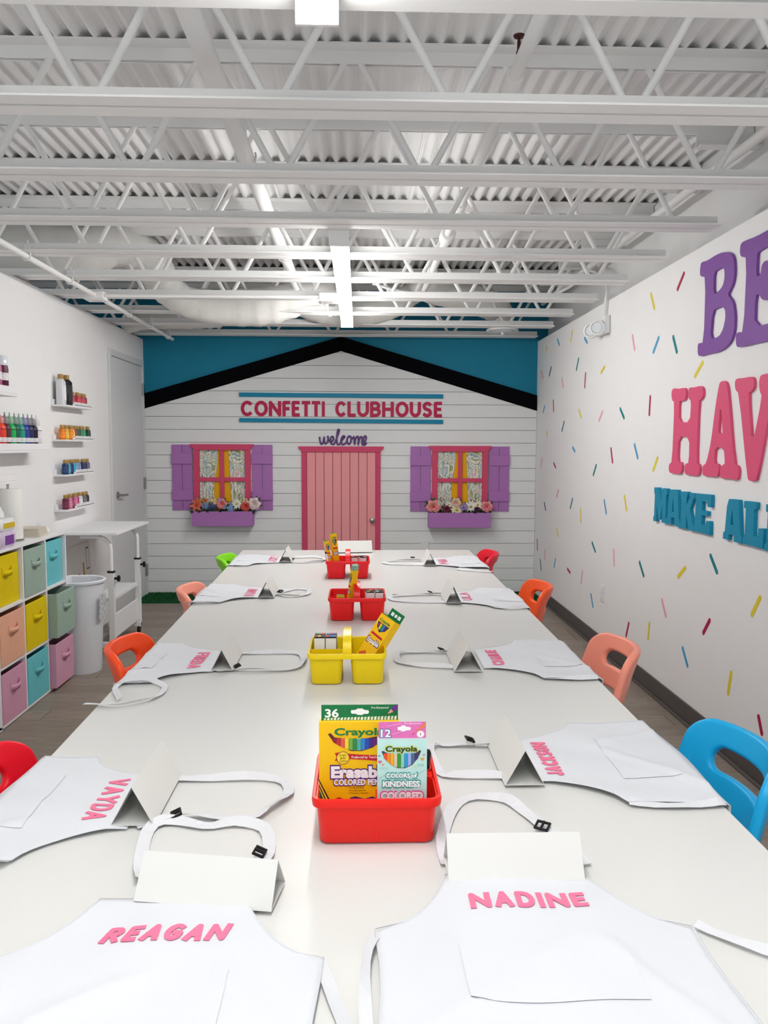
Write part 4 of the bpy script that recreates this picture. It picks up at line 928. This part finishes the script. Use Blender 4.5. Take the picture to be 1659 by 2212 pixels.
# ------------------------------------------------------------------ aprons
def ribbon(mb, pts, wd, lean=.35, th=None, z0=0.0015, nsub=3):
    P = [Vector((p[0], p[1])) for p in catmull(pts, nsub)]; V = []
    ph_ = P[0].x*40+P[-1].y*70
    for i, p in enumerate(P):
        d = (P[min(i+1, len(P)-1)]-P[max(i-1, 0)]).normalized(); nr = Vector((-d.y, d.x)); tw = lean*(1+.9*math.sin(i*.8+ph_))
        up = .0012*(1+math.sin(i*1.7+ph_))
        V += [(p.x, p.y, z0+up), (p.x+nr.x*wd*math.cos(tw), p.y+nr.y*wd*math.cos(tw), z0+up+wd*math.sin(tw))]
    mb.pts(V, [(2*i, 2*i+2, 2*i+3, 2*i+1) for i in range(len(P)-1)])
def apron(name, label, loc, rz, tend, strap, buckle, ties, edge_t=None, th=.0105, htx=.042, wtx=.19, ty=-.075, sd=1, tx=0.0, tilt=0.0, bw=.12):
    a = root('apron', label, 'apron', (loc[0], loc[1], TZ+.0015), rz, 'white cotton aprons')
    rnd = random.Random(sd); ph = [rnd.uniform(0, 6) for _ in range(6)]
    ARM = .165
    def hw(t):
        return bw+(.245-bw)*(1-math.sqrt(max(0, 1-min(t/ARM, 1)**2)))**.75 if t < ARM else .245+.006*math.sin(t*14+ph[0])
    def zf(x, t):
        base = .0025+.0032*(math.sin(x*15+t*8+ph[1])*math.sin(t*17+ph[2])+1)*.8+.0016*(math.sin(x*37+ph[3]+t*13)+1)
        k = math.exp(-((x*.8+t-.23-.03*math.sin(ph[4]))/.016)**2)*.0065*max(0, min(1, (t-.17)/.05))+math.exp(-((x-.5*t+.02*math.sin(ph[5]))/.014)**2)*.006*max(0, min(1, (t-.17)/.05))
        return base*min(1, t/.05+.25)+k
    def P(x, t, lift=0):
        z = zf(x, t)+lift
        if edge_t and t > edge_t:
            q = t-edge_t; return (x, -(edge_t+.010+.006*math.sin(x*14+ph[0])+lift), .004-q)
        return (x, -t, z)
    nx_, nt = 40, 50; V = []
    for i in range(nt+1):
        t = tend*i/nt; h_ = hw(t)
        for k in range(nx_+1): V.append(P((k/nx_*2-1)*h_, t))
    fs = [(i*(nx_+1)+k, i*(nx_+1)+k+1, (i+1)*(nx_+1)+k+1, (i+1)*(nx_+1)+k) for i in range(nt) for k in range(nx_)]
    MB().pts(V, fs).build('apron_body', APRON, a, smooth=180, solid=.0012)
    # hems
    for s in (-1, 1):
        MB().tube([Vector(P(s*(hw(tend*k/30)-.002), tend*k/30, .0003)) for k in range(31)], .0011, 6).build('hem', APRON, a, smooth=180)
    pk = MB(); V = []; n1 = 16
    for i in range(n1+1):
        for k in range(n1+1):
            V.append(P(-.12+.24*k/n1, .20+.13*i/n1, .0020))
    pk.pts(V, [(i*(n1+1)+k, i*(n1+1)+k+1, (i+1)*(n1+1)+k+1, (i+1)*(n1+1)+k) for i in range(n1) for k in range(n1)]).build('pocket', APRON, a, smooth=180)
    mb = MB(); ribbon(mb, strap, .024, .26); mb.build('neck_strap', STRAP, a, solid=.0008)
    bx, by, ba = buckle
    bk = MB(); bk.box(-.014, .014, -.011, -.007, 0, .005); bk.box(-.014, .014, .007, .011, 0, .005); bk.box(-.014, -.010, -.011, .011, 0, .005); bk.box(.010, .014, -.011, .011, 0, .005); bk.box(-.002, .002, -.011, .011, .001, .006)
    bk.build('buckle', BLACKP, a, (bx, by, .009), rot=(.35, 0, ba), bevel=.001)
    for tpath in ties:
        mb = MB(); ribbon(mb, tpath, .018, .35, z0=.003); mb.build('waist_tie', STRAP, a, solid=.0008)
    mb = MB(); word_mesh(mb, name, tx, 0, wtx, htx, th, .0008, tilt)
    mb.v = [(lambda q: (q[0], q[1], q[2]+z))(P(x, -(y+ty), .0018)) for x, y, z in mb.v]
    mb.build('name_lettering', NAME_PINK, a)
    return a
RW = -PI/2; LW_ = PI/2
sl1 = [(-.10, .0), (-.095, .06), (-.08, .16), (-.03, .25), (.03, .265), (.075, .20), (.10, .10), (.115, .03)]
apron('NADINE', 'white apron spread at the near right corner, pink name facing the camera', (.268, 1.335), 0, .62, [(-.10, .03), (-.10, .12), (-.075, .22), (-.04, .285), (.02, .285), (.05, .24), (.075, .17), (.10, .10), (.12, .02)], (.085, .155, -.6), [[(-.245, -.16), (-.262, -.22), (-.268, -.32), (-.262, -.45), (-.25, -.6)], [(.245, -.165), (.30, -.22), (.36, -.26), (.44, -.31), (.5, -.36)]], None, .0095, .042, .19, -.114, 1, .005)
apron('REAGAN', 'white apron spread at the near left corner, pink slanted name facing the camera', (-.30, 1.275), .0, .60, [(-.055, .05), (-.072, .109), (-.09, .228), (-.064, .256), (0, .235), (.06, .245), (.11, .223), (.125, .136), (.11, .05)], (.122, .128, 1.4), [[(.235, -.17), (.26, -.26), (.30, -.38), (.35, -.52)], [(-.245, -.17), (-.30, -.18), (-.4, -.17)]], None, .0095, .040, .185, -.128, 2, .008, .25)
apron('VAYDA', 'white apron on the left side nearest the camera, red chair behind it', (-.445, 1.635), RW, .40, [(-.11, .02), (-.10, .06), (-.10, .16), (-.095, .26), (-.03, .285), (.04, .25), (.07, .22), (.06, .12), (.075, .06), (.10, .01)], (.075, .085, .3), [[(.245, -.17), (.235, -.22), (.25, -.30)]], .295, .0088, .044, .195, -.095, 3)
apron('JACKSON', 'white apron on the right side in front of the bright blue chair', (.385, 1.835), LW_, .42, [(.10, .02), (.105, .08), (.115, .16), (.10, .215), (.0, .225), (-.09, .20), (-.10, .12), (-.11, .03)], (.115, .11, .1), [[(-.245, -.17), (-.26, -.25), (-.255, -.34), (-.25, -.37)]], .375, .0088, .038, .20, -.075, 4)
apron('FRIEDA', 'white apron on the left side by the orange chair', (-.475, 2.72), RW, .40, [(-.10, .02), (-.10, .08), (-.10, .17), (-.10, .25), (-.03, .275), (.05, .27), (.09, .24), (.10, .15), (.095, .06), (.10, .01)], (.085, .075, .4), [[(.245, -.17), (.245, -.25), (.30, -.27), (.42, -.22)], [(.245, -.17), (.30, -.12), (.40, -.13), (.46, -.20), (.44, -.30)]], .265, .0088, .044, .195, -.09, 5)
apron('CHARLIE', 'white apron on the right side by the peach chair', (.415, 2.74), LW_, .42, [(.10, .02), (.10, .10), (.11, .18), (.10, .27), (.03, .295), (-.05, .28), (-.10, .20), (-.12, .10), (-.11, .02)], (.10, .12, .2), [[(-.245, -.17), (-.26, -.25), (-.26, -.34)]], .345, .0088, .04, .20, -.075, 6)
apron('ANYA', 'white apron on the left side by the peach chair', (-.475, 4.0), RW, .40, [(-.10, .02), (-.03, .08), (-.05, .12), (-.10, .15), (-.09, .20), (-.03, .215), (.05, .20), (.08, .13), (.02, .07), (.09, .02)], (.0, .085, .9), [[(.245, -.17), (.26, -.25), (.25, -.33)]], .305, .0088, .05, .19, -.085, 7)
apron('LILA', 'white apron on the right side by the orange chair', (.445, 3.86), LW_, .40, [(.10, .02), (.10, .10), (.09, .20), (.06, .29), (-.02, .305), (-.08, .26), (-.11, .15), (-.12, .03)], (.11, .09, .2), [[(-.245, -.17), (-.28, -.24), (-.26, -.33)]], .33, .0088, .045, .17, -.095, 8)
apron('LUCY', 'white apron on the left side by the lime green chair', (-.50, 5.17), RW, .38, [(-.10, .02), (-.10, .10), (-.11, .20), (-.06, .26), (.06, .26), (.10, .18), (.09, .08), (.10, .02)], (.03, .075, .9), [[(.245, -.17), (.26, -.26)]], .295, .010, .055, .20, -.075, 9)
apron('MIA', 'white apron on the right side by the red chair', (.44, 5.05), LW_, .40, [(.10, .02), (.10, .10), (.09, .22), (.02, .29), (-.06, .28), (-.10, .18), (-.11, .06), (-.11, .02)], (.16, .09, 1.5), [[(-.245, -.16), (-.30, -.14), (-.36, -.22), (-.40, -.34)]],   .335, .010, .06, .18, -.12, 10)

# ------------------------------------------------------------------ tent cards
def card(label, x, y, rz, ln=.235, dp=.085, h=.075, open_=False):
    c = root('tent_card', label, 'tent card', (x, y, TZ+.006), rz, 'blank white tent cards')
    t = .0012; L2 = ln/2; D = dp/2
    MB().pts([(-L2,-D,0),(L2,-D,0),(L2,0,h),(-L2,0,h),(-L2,-D+t*1.2,0),(L2,-D+t*1.2,0),(L2,0,h-t*1.5),(-L2,0,h-t*1.5)], [(0,1,2,3),(7,6,5,4),(0,4,5,1),(1,5,6,2),(2,6,7,3),(3,7,4,0)]).build('front_panel', CARD, c)
    MB().pts([(-L2,D,0),(L2,D,0),(L2,0,h),(-L2,0,h),(-L2,D-t*1.2,0),(L2,D-t*1.2,0),(L2,0,h-t*1.5),(-L2,0,h-t*1.5)], [(3,2,1,0),(4,5,6,7),(1,5,4,0),(2,6,5,1),(3,7,6,2),(0,4,7,3)]).build('back_panel', CARD, c)
    MB().box(-L2, L2, -D+.002, D-.002, 0.0, .0012).build('base_flap', CARD, c)
card('blank tent card at the near right corner, facing the camera', .268, 1.348, .0, .232, .085, .064)
card('blank tent card at the near left corner, turned slightly left', -.243, 1.288, -.16, .228, .09, .062)
card('blank tent card beside the near left side apron with red chair', -.437, 1.645, RW, .245, .085, .078)
card('blank tent card beside the near right side apron with blue chair', .360, 1.815, LW_, .25, .087, .078)
card('blank tent card by the left orange chair', -.446, 2.72, RW, .235, .072, .07)
card('blank tent card by the right peach chair', .357, 2.70, LW_, .25, .092, .085)
card('blank tent card by the left peach chair', -.447, 3.99, RW, .235, .08, .075)
card('blank tent card by the right orange chair', .442, 3.83, LW_, .24, .077, .08)
card('blank tent card by the lime green chair', -.46, 5.17, RW, .235, .08, .078)
card('blank tent card by the far right red chair', .437, 5.02, LW_, .24, .08, .075)
card('blank tent card alone at the middle of the far table end', -.04, 5.56, .10, .26, .085, .075)

# ------------------------------------------------------------------ caddies and their contents
def caddy(label, x, y, rz, col, h=.096):
    m = plastic('caddy_'+col, col, .32); c = root('art_caddy', label, 'caddy', (x, y, TZ+.001), rz, 'plastic art supply caddies')
    for s in (-1, 1):
        cx = s*.0645; rr = lambda w_, d_, z, r: [(px, py, z) for px, py in rrect(w_, d_, r, 6, cx, 0)]
        MB().loft([rr(.086, .205, 0, .014), rr(.094, .214, .004, .018), rr(.108, .226, h, .02), rr(.103, .221, h, .018), rr(.089, .208, .006, .015), rr(.082, .2, .004, .012)]).build('tub', m, c, smooth=50)
    R = lambda w_, d_, z, r: [(px, py, z) for px, py in rrect(w_, d_, r, 6)]
    MB().loft([R(.244, .240, h-.014, .022), R(.247, .243, h-.004, .024), R(.243, .239, h+.002, .022), R(.233, .229, h+.002, .019), R(.230, .226, h-.002, .018), R(.230, .226, h-.010, .018), R(.238, .234, h-.014, .02)], cap0=False, cap1=False).build('rim', m, c, smooth=60)
    mb = MB()
    for s in (-1, 1): mb.box(-.012, .012, min(s*.112, s*.085), max(s*.112, s*.085), h-.012, h)
    mb.box(-.012, .012, -.112, .112, h-.014, h-.010); mb.build('bridge', m, c, bevel=.002)
    pth = [(0, -.095, h-.01), (0, -.093, h+.01), (0, -.08, h+.032), (0, -.05, h+.046), (0, 0, h+.05), (0, .05, h+.046), (0, .08, h+.032), (0, .093, h+.01), (0, .095, h-.01)]
    pth = catmull(pth, 4); mb = MB(); rings = []
    for i, p in enumerate(pth):
        a, b = Vector(pth[max(i-1, 0)]), Vector(pth[min(i+1, len(pth)-1)]); t = (b-a).normalized(); nr = Vector((0, -t.z, t.y)); p = Vector(p)
        rings.append([p+Vector((q, 0, 0))+nr*w_ for q, w_ in ((-.013, -.003), (.013, -.003), (.014, .003), (-.014, .003))])
    mb.loft(rings).build('handle', m, c, smooth=50, bevel=.0015)
    MB().box(-.115, -.015, -.001, .0015, .006, h-.012).build('divider', m, c)
    return c
KX = .034
caddy('red art caddy nearest the camera, holding two pencil boxes', KX, 1.562, PI/2, 'ee1c12', .087)
caddy('yellow art caddy, second from the camera', -.036, 2.565, 0, 'f0d20a')
caddy('red art caddy between the yellow one and the far red one', -.007, 3.475, 0, 'ea1c1e')
caddy('red art caddy farthest from the camera', -.061, 4.555, 0, 'f01c26')
WHITEP = mat('print_white', 'f4f4f4', .45)
def PM(h): return mat('print_'+h, h, .45)
class Face:
    """flat printing on the front (-y) face of a box; layers step out a fraction of a millimetre"""
    def __init__(s, parent, u0, v0, k, x0, z0): s.p = parent; s.u0 = u0; s.v0 = v0; s.k = k; s.x0 = x0; s.z0 = z0; s.n = 0
    def xz(s, u, v): return (s.x0+(u-s.u0)*s.k, s.z0+(s.v0-v)*s.k)
    def poly(s, pts, col, lay, name='print_patch'):
        mb = MB(); y = -.00025*lay; q = [s.xz(*p) for p in pts]
        mb.pts([(x, y, z) for x, z in q], [tuple(range(len(q)))]).build(name, PM(col), s.p)
    def text(s, body, u0, u1, v0, v1, col, lay, off=0.0, grow=0):
        vs, fs = text_mesh(body, 1.0, off)
        xs = [v.x for v in vs]; ys = [v.y for v in vs]; a, b, c, d = min(xs), max(xs), min(ys), max(ys)
        u0 -= grow; u1 += grow; v0 -= grow; v1 += grow
        out = []
        for v in vs:
            x, z = s.xz(u0+(v.x-a)/(b-a)*(u1-u0), v1-(v.y-c)/(d-c)*(v1-v0)); out.append((x, -.00025*lay, z))
        MB().pts(out, fs).build('print_text', PM(col), s.p)
def ell(cx, cy, rx, ry, n=24): return [(cx+rx*math.cos(2*PI*k/n), cy+ry*math.sin(2*PI*k/n)) for k in range(n)]
# large 36 box
b36 = root('pencil_box', 'large yellow and green box of erasable coloured pencils in the nearest red caddy', 'pencil box', (0, 1.515, .692))
b36.rotation_euler = (-.03, 0, 0)
K = .0002094; F = Face(b36, 305, 265, K, -.0763, .197)
wbx = 735*K
MB().box(-.0763, -.0763+wbx, .0005, .022, 0, .197).build('carton', PM('f7c40c'), b36, bevel=.0006)
MB().box(-.0763+20*K, -.0763+728*K, .010, .0115, .197, .197+145*K).build('hang_tab', PM('12743f'), b36)
FT = Face(b36, 305, 265, K, -.0763, .197)
TABL = -40+.0   # layers that lie on the tab (y = +.010)
FT.poly([(600,170),(640,168),(660,155),(705,155),(722,168),(760,172),(765,190),(755,205),(720,205),(700,216),(660,214),(640,203),(605,203),(597,188)], 'f2f2f2', TABL+1)
FT.text('36', 358, 485, 155, 237, 'f7f7f5', TABL+2, .03)
FT.text('Pre-Sharpened', 787, 945, 138, 162, 'f0f0ea', TABL+1, .01)
FT.poly([(930,212),(975,152),(1028,122),(1031,150),(985,190)], 'd9a58a', TABL+1); FT.poly([(968,158),(1000,125),(1031,122),(1031,160),(990,188)], '6b2f86', TABL+2); FT.poly([(930,212),(940,198),(950,206)], 'b03a5a', TABL+2)
for k in range(22):
    u = 345+k*31; FT.poly([(u,262),(u+22,262),(u+26,240-k*.8),(u+6,244-k*.8)], 'e8efe0' if k % 2 else 'cfe0cc', TABL+1)
F.poly([(388,378),(410,368),(450,410),(650,432),(860,400),(905,360),(925,372),(880,440),(800,505),(700,537),(600,537),(500,490),(430,440)], '5a2030', 1)
cols = ['8c1f33','c22a35','e2574a','f4cf2a','6fb04a','2f8a4a','4fb0a6','2f86d0','2a4fb0','4a2a86','6a2a7a','3a1f5a']
u0_, u1_ = 430, 880; n = len(cols)
for k, c in enumerate(cols):
    a, b = u0_+(u1_-u0_)*k/n, u0_+(u1_-u0_)*(k+1)/n-3
    g = lambda u: 532-((u-655)/245)**2*100
    F.poly([(a,418),(b,418),(b,max(g(b),424)),(a,max(g(a),424))], c, 2)
F.text('Crayola', 445, 905, 320, 412, 'f7d21c', 3, .055, 9); F.text('Crayola', 445, 905, 320, 412, '1f7a3a', 4, .035)
F.poly([(450,555),(480,550),(560,560),(700,572),(850,578),(985,572),(960,600),(985,632),(850,632),(700,618),(560,610),(450,628),(468,592)], 'c8202c', 1)
F.poly(ell(525,600,60,60), '7a2a2a', 2); F.poly(ell(525,600,55,55), 'f4d83a', 3)
for tx_, v in (('Bright,', 565), ('Bold', 591), ('Colors', 617)): F.text(tx_, 492 if tx_ != 'Bold' else 502, 562 if tx_ != 'Bold' else 548, v, v+20, '6a4a12', 4, .01)
F.text('Preferred by Teachers', 605, 870, 582, 612, 'f5eaea', 3, .012)
F.text('Erasable', 415, 960, 675, 795, '5a2a7c', 2, .11, 10); F.text('Erasable', 415, 960, 678, 792, 'f6f4f8', 3, .055)
F.text('COLORED PENCILS', 440, 985, 797, 858, '5a2a7c', 4, .10, 8); F.text('COLORED PENCILS', 440, 985, 799, 856, 'f6f4f8', 5, .04)
for tx_, v, e in (('• Long-Lasting', 874, 715), ('• Pre-Sharpened', 900, 735), ('• Premium Quality', 924, 762)): F.text(tx_, 570, e, v, v+18, '8a5a14', 1, .012)
F.poly([(300,790),(300,1008),(412,1008)], '2a2a1c', 1); F.poly([(300,810),(300,1008),(396,1008)], 'f2d64a', 2); F.poly([(300,832),(300,1008),(378,1008)], '2a2a1c', 3); F.poly([(300,850),(300,1008),(365,1008)], 'f2d64a', 4); F.poly([(300,872),(300,1008),(352,1008)], '1f6a3a', 5)
F.poly([(430,1050),(450,985),(490,968),(530,985),(560,1050)], 'c8282c', 1); F.poly([(560,1050),(590,990),(640,985),(690,1050)], 'e06a2c', 2); F.poly([(575,1050),(590,975),(640,962),(720,985),(800,965),(870,1000),(870,1050)], '5a3070', 1); F.poly([(770,1050),(800,985),(870,965),(960,985),(960,1050)], '5a8a3a', 2)
# small 12 box
b12 = root('pencil_box', 'small mint and pink box of kindness coloured pencils in the nearest red caddy', 'pencil box', (0, 1.480, .692)); b12.rotation_euler = (-.03, 0, 0)
K2 = .0001985; G = Face(b12, 848, 420, K2, .0352, .1765)
MB().box(.0352, .0352+473*K2, .0005, .013, 0, .1765).build('carton', mat('print_mint', 'bfe6e0', .45, var=.05, vscale=30), b12, bevel=.0006)
MB().box(.0352+12*K2, .0352+462*K2, .0005, .0016, .1765, .1765+160*K2).build('hang_tab', mat('print_orchid', 'e274b8', .45, var=.1, vscale=60), b12)
G.poly([(1040,308),(1070,305),(1080,292),(1110,292),(1120,305),(1162,310),(1168,325),(1158,340),(1120,342),(1108,352),(1080,352),(1068,342),(1042,338)], 'f6f4f6', 1)
G.text('12', 880, 975, 330, 405, '3a7aa0', 1, .06, 7); G.text('12', 880, 975, 330, 405, 'f4f6f8', 2, .02)
G.text('Pre-Sharpened', 1105, 1258, 266, 288, 'f8e6f2', 1, .01); G.poly(ell(1258,378,36,34), 'f2e6ea', 1); G.poly(ell(1258,378,30,28), 'f7f2f2', 2); G.text('1', 1253, 1264, 365, 392, 'b09aa8', 3)
G.poly([(1175,385),(1255,310),(1305,262),(1305,305),(1235,345)], 'e8804a', 1); G.poly([(1175,385),(1190,368),(1200,378)], 'c8503a', 2)
for a, b, t in ((935, 1085, 285), (990, 1075, 365)): G.poly([(a,t+10),(b,t-12),(b,t-6),(a,t+16)], 'f3b4da', 1)
G.poly([(860,415),(1310,415),(1310,421),(860,421)], 'f0d0e4', 1)
G.poly([(888,545),(905,538),(940,560),(1075,575),(1215,560),(1250,532),(1265,542),(1235,610),(1180,675),(1110,707),(1040,705),(975,670),(915,605)], '4a3a48', 1)
cols = ['e8522a','f08a2a','f4b01c','d8c8a8','3a9a2f','8ad0c0','2a9ad0','9ab0ea','4a6a8a','3a3a6a']
for k, c in enumerate(cols):
    a, b = 908+ 330*k/10, 908+330*(k+1)/10-3; g = lambda u: 702-((u-1075)/185)**2*120
    G.poly([(a,562),(b,562),(b,max(g(b),570)),(a,max(g(a),570))], c, 2)
G.text('Crayola', 925, 1230, 490, 562, 'e8d83a', 3, .055, 7); G.text('Crayola', 925, 1230, 490, 562, '1f4a2a', 4, .035)
def heart(cx, cy, r, col): G.poly([(cx, cy+r), (cx-r, cy), (cx-r, cy-r*.6), (cx-r*.5, cy-r*.9), (cx, cy-r*.4), (cx+r*.5, cy-r*.9), (cx+r, cy-r*.6), (cx+r, cy)], col, 1)
heart(873,645,17,'e05a86'); heart(903,672,11,'e88a6a'); heart(868,587,11,'5a9aa8'); heart(1278,620,18,'e8a04a'); heart(1292,580,10,'d05a8a'); heart(1210,690,10,'e0d05a')
G.text('BE KIND', 870, 955, 695, 715, '9fd6d0', 1); G.text('love', 1230, 1295, 655, 690, '8fcfca', 1)
G.poly([(860,800),(960,745),(960,752),(860,808)], '9fd8d2', 1); G.poly([(1235,760),(1312,720),(1312,728),(1235,768)], '9fd8d2', 1)
G.text('COLORS of', 932, 1228, 752, 802, '1f9a96', 2, .10, 8); G.text('COLORS of', 932, 1228, 754, 800, 'f4fbfa', 3, .04)
G.text('KiNDNESS', 900, 1255, 825, 890, '1f9a96', 4, .10, 8); G.text('KiNDNESS', 900, 1255, 827, 888, 'f4fbfa', 5, .05)
G.text('COLORED', 882, 1285, 932, 1012, 'e2589a', 2, .11, 10); G.text('COLORED', 882, 1285, 935, 1010, 'f8f0f4', 3, .06)
# items behind: dark pens in the nearest caddy
for k, (x, y) in enumerate(((.128, 1.60), (.120, 1.64))):
    pe = root('marker', 'dark marker standing at the %s of the nearest red caddy behind the pencil boxes' % ('right' if k == 0 else 'back right'), 'marker', (x, y, .69)); pe.rotation_euler = (.12*(-1)**k, .1, 0)
    MB().lathe([(.006, 0), (.007, .004), (.007, .075), (.0065, .08)], 10).build('barrel', mat('marker_grey', '9a8f96', .4), pe, smooth=40); MB().lathe([(.0078, .08), (.0078, .112), (.005, .118)], 10).build('cap', BLACKP, pe, smooth=40)
# slim pencil boxes in the other caddies
def slimbox(label, loc, rot, w_, d_, h_, tab=True, crest=True):
    b = root('pencil_box', label, 'pencil box', loc); b.rotation_euler = rot
    MB().box(-w_/2, w_/2, 0, d_, 0, h_).build('carton', PM('f7c40c'), b, bevel=.0006)
    MB().box(-w_/2+.001, w_/2-.001, .001, d_-.001, h_, h_+.001).build('top_flap', PM('12743f'), b)
    if tab:
        MB().box(-w_/2+.002, w_/2-.002, d_-.002, d_-.001, h_, h_+.03).build('hang_tab', PM('12743f'), b)
        f2 = Face(b, 0, 0, 1.0, 0, 0)
        MB().lathe([(.006, d_-.0024), (.006, d_-.002)], 12, (0, 0, h_+.014), 'y').build('hang_hole', WHITEP, b)
        for dx in (-.016, .016): MB().box(dx-.006, dx+.006, d_-.0024, d_-.002, h_+.008, h_+.02).build('print_text', WHITEP, b)
    f = Face(b, 0, 0, .001, 0, 0)
    s = w_*1000/2
    f.poly([(-s*.8, -h_*860), (s*.8, -h_*860), (s*.6, -h_*770), (0, -h_*700), (-s*.6, -h_*770)], '3a2a5a', 1)
    for k, c in enumerate(('c22a35', 'f4cf2a', '2f8a4a', '2f86d0', '4a2a86')):
        f.poly([(-s*.55+k*s*.22, -h_*850), (-s*.36+k*s*.22, -h_*850), (-s*.36+k*s*.22, -h_*(745 if k in (1, 2, 3) else 790)), (-s*.55+k*s*.22, -h_*(745 if k in (1, 2, 3) else 790))], c, 2)
    f.text('Crayola', -s*.75, s*.75, -h_*930, -h_*865, '1f7a3a', 3, .035)
    f.poly([(-s*.8, -h_*660), (s*.8, -h_*650), (s*.8, -h_*610), (-s*.8, -h_*620)], 'c8202c', 1)
    f.text('Erasable', -s*.8, s*.8, -h_*560, -h_*470, '5a2a7c', 1, .09, 3); f.text('Erasable', -s*.8, s*.8, -h_*560, -h_*470, 'f6f4f8', 2, .03)
    f.poly([(-s*.8, -h_*250), (-s*.2, -h_*330), (s*.2, -h_*250), (0, -h_*150), (-s*.7, -h_*150)], 'e06a2c', 1)
    if crest:
        mb = MB()
        for side, yz in ((1, w_/2+.0003),):
            for col, a, b_ in (('2a2a1c', .0, 1.0), ('f2d64a', .12, .88), ('2a2a1c', .24, .76), ('1f6a3a', .32, .68)):
                zt_ = h_*(.30-.28*a*.6); MB().pts([(yz+.0002*a*10, d_*(.05+.9*a*.5), .004), (yz+.0002*a*10, d_*(.95-.9*a*.5), .004), (yz+.0002*a*10, d_*.5, zt_)], [(0, 1, 2)]).build('print_patch', PM(col), b)
    return b
slimbox('yellow and green pencil box leaning out of the yellow caddy', (-.006, 2.548, .708), (Matrix.Rotation(-.10, 3, 'X') @ Matrix.Rotation(.56, 3, 'Y') @ Matrix.Rotation(-.75, 3, 'Z')).to_euler(), .066, .034, .19)
s3 = slimbox('slim yellow pencil box leaning right in the third caddy', (-.055, 3.46, .692), (.05, .27, -.9), .018, .03, .205, tab=False)
MB().box(-.008, .008, .001, .029, .206, .228).build('clear_pencil_tips', mat('pencil_tips', '8fae9a', .4, var=.5, vscale=60), s3)
slimbox('short yellow crayon box beside the leaning box in the third caddy', (-.082, 3.42, .692), (0, .06, .1), .032, .02, .088, tab=False, crest=False)
slimbox('narrow yellow pencil box standing in the farthest caddy', (-.155, 4.56, .69), (.0, -.14, .35), .026, .03, .19, tab=False)
slimbox('tallest yellow pencil box standing in the farthest caddy', (-.118, 4.585, .69), (.0, -.12, .5), .036, .02, .23, tab=False)
pn_ = root('paintbrush', 'thin white and blue paintbrush leaning in the farthest caddy', 'paintbrush', (-.155, 4.47, .69)); pn_.rotation_euler = (0, -.2, 0)
MB().lathe([(.003, 0), (.005, .01), (.005, .06), (.0045, .07)], 8).build('handle', mat('brush_blue', '4a8ab0', .4), pn_); MB().lathe([(.0045, .07), (.0042, .13)], 8).build('handle_grip', WHITE_PL, pn_); MB().lathe([(.0045, .13), (.0045, .142)], 8).build('ferrule', BLACKP, pn_); MB().lathe([(.004, .142), (.0035, .165), (.0008, .19)], 8).build('bristles', mat('pink_bristle', 'e0a8a8', .6), pn_)
def pack(label, loc, rz, tops, h=.094, w_=.034, d_=.024, tilt=0):
    b = root('marker_pack', label, 'marker pack', loc, rz, 'small white packs in the caddies'); b.rotation_euler = (tilt, 0, rz)
    MB().box(-w_/2, w_/2, -d_/2, d_/2, 0, h).build('carton', WHITE_PL, b, bevel=.001)
    MB().box(-w_/2-.0003, w_/2+.0003, -d_/2-.0003, d_/2+.0003, h-.004, h+.0004).build('print_band', BLACKP, b)
    for k, c in enumerate(tops):
        MB().box(-w_/2+.002+k*(w_-.004)/len(tops), -w_/2+.001+(k+1)*(w_-.004)/len(tops), -d_/2+.003, d_/2-.003, h+.0004, h+.0012).build('print_patch', PM(c), b)
    MB().box(w_/2, w_/2+.0004, -d_/2+.002, d_/2-.002, .01, h-.006).build('print_patch', PM('2a2a33'), b)
T1, T2 = ('c22a35', 'f4cf2a', '2a2a33'), ('d04a3a', '2f6ad0', '2f86d0')
zc = .687
for lb, x, y, t in (('front left white pack in the yellow caddy', -.127, 2.60, T1), ('front right white pack in the yellow caddy', -.090, 2.60, T2), ('back left white pack in the yellow caddy', -.126, 2.632, ('2f8a4a', 'c22a35')), ('back right white pack in the yellow caddy', -.089, 2.632, ('2f86d0', 'c22a35', '2a4fb0'))):
    pack(lb, (x, y, zc), 0, t, .112)
for lb, x, y, t, rz in (('front left white pack in the third caddy', .050, 3.44, ('e0c02a', '2a2a33'), 0), ('front right white pack in the third caddy', .088, 3.438, ('d8d8d8', '2a2a33'), .05), ('back left white pack in the third caddy', .045, 3.475, ('2a2a33', 'c08a9a'), 0), ('back right white pack in the third caddy', .084, 3.475, ('c08a9a', '2f8a4a'), -.1)):
    pack(lb, (x, y, zc), rz, t, .106)
for lb, x, y, t, rz in (('left white pack in the farthest caddy', -.025, 4.54, ('c08a9a', '2a2a33'), .2), ('right white pack in the farthest caddy', .028, 4.53, ('2a2a33', 'd8d8d8'), -.15), ('back white pack in the farthest caddy', .018, 4.575, ('2a2a33', '9a7ab0'), .5)):
    pack(lb, (x, y, zc), rz, t, .104)
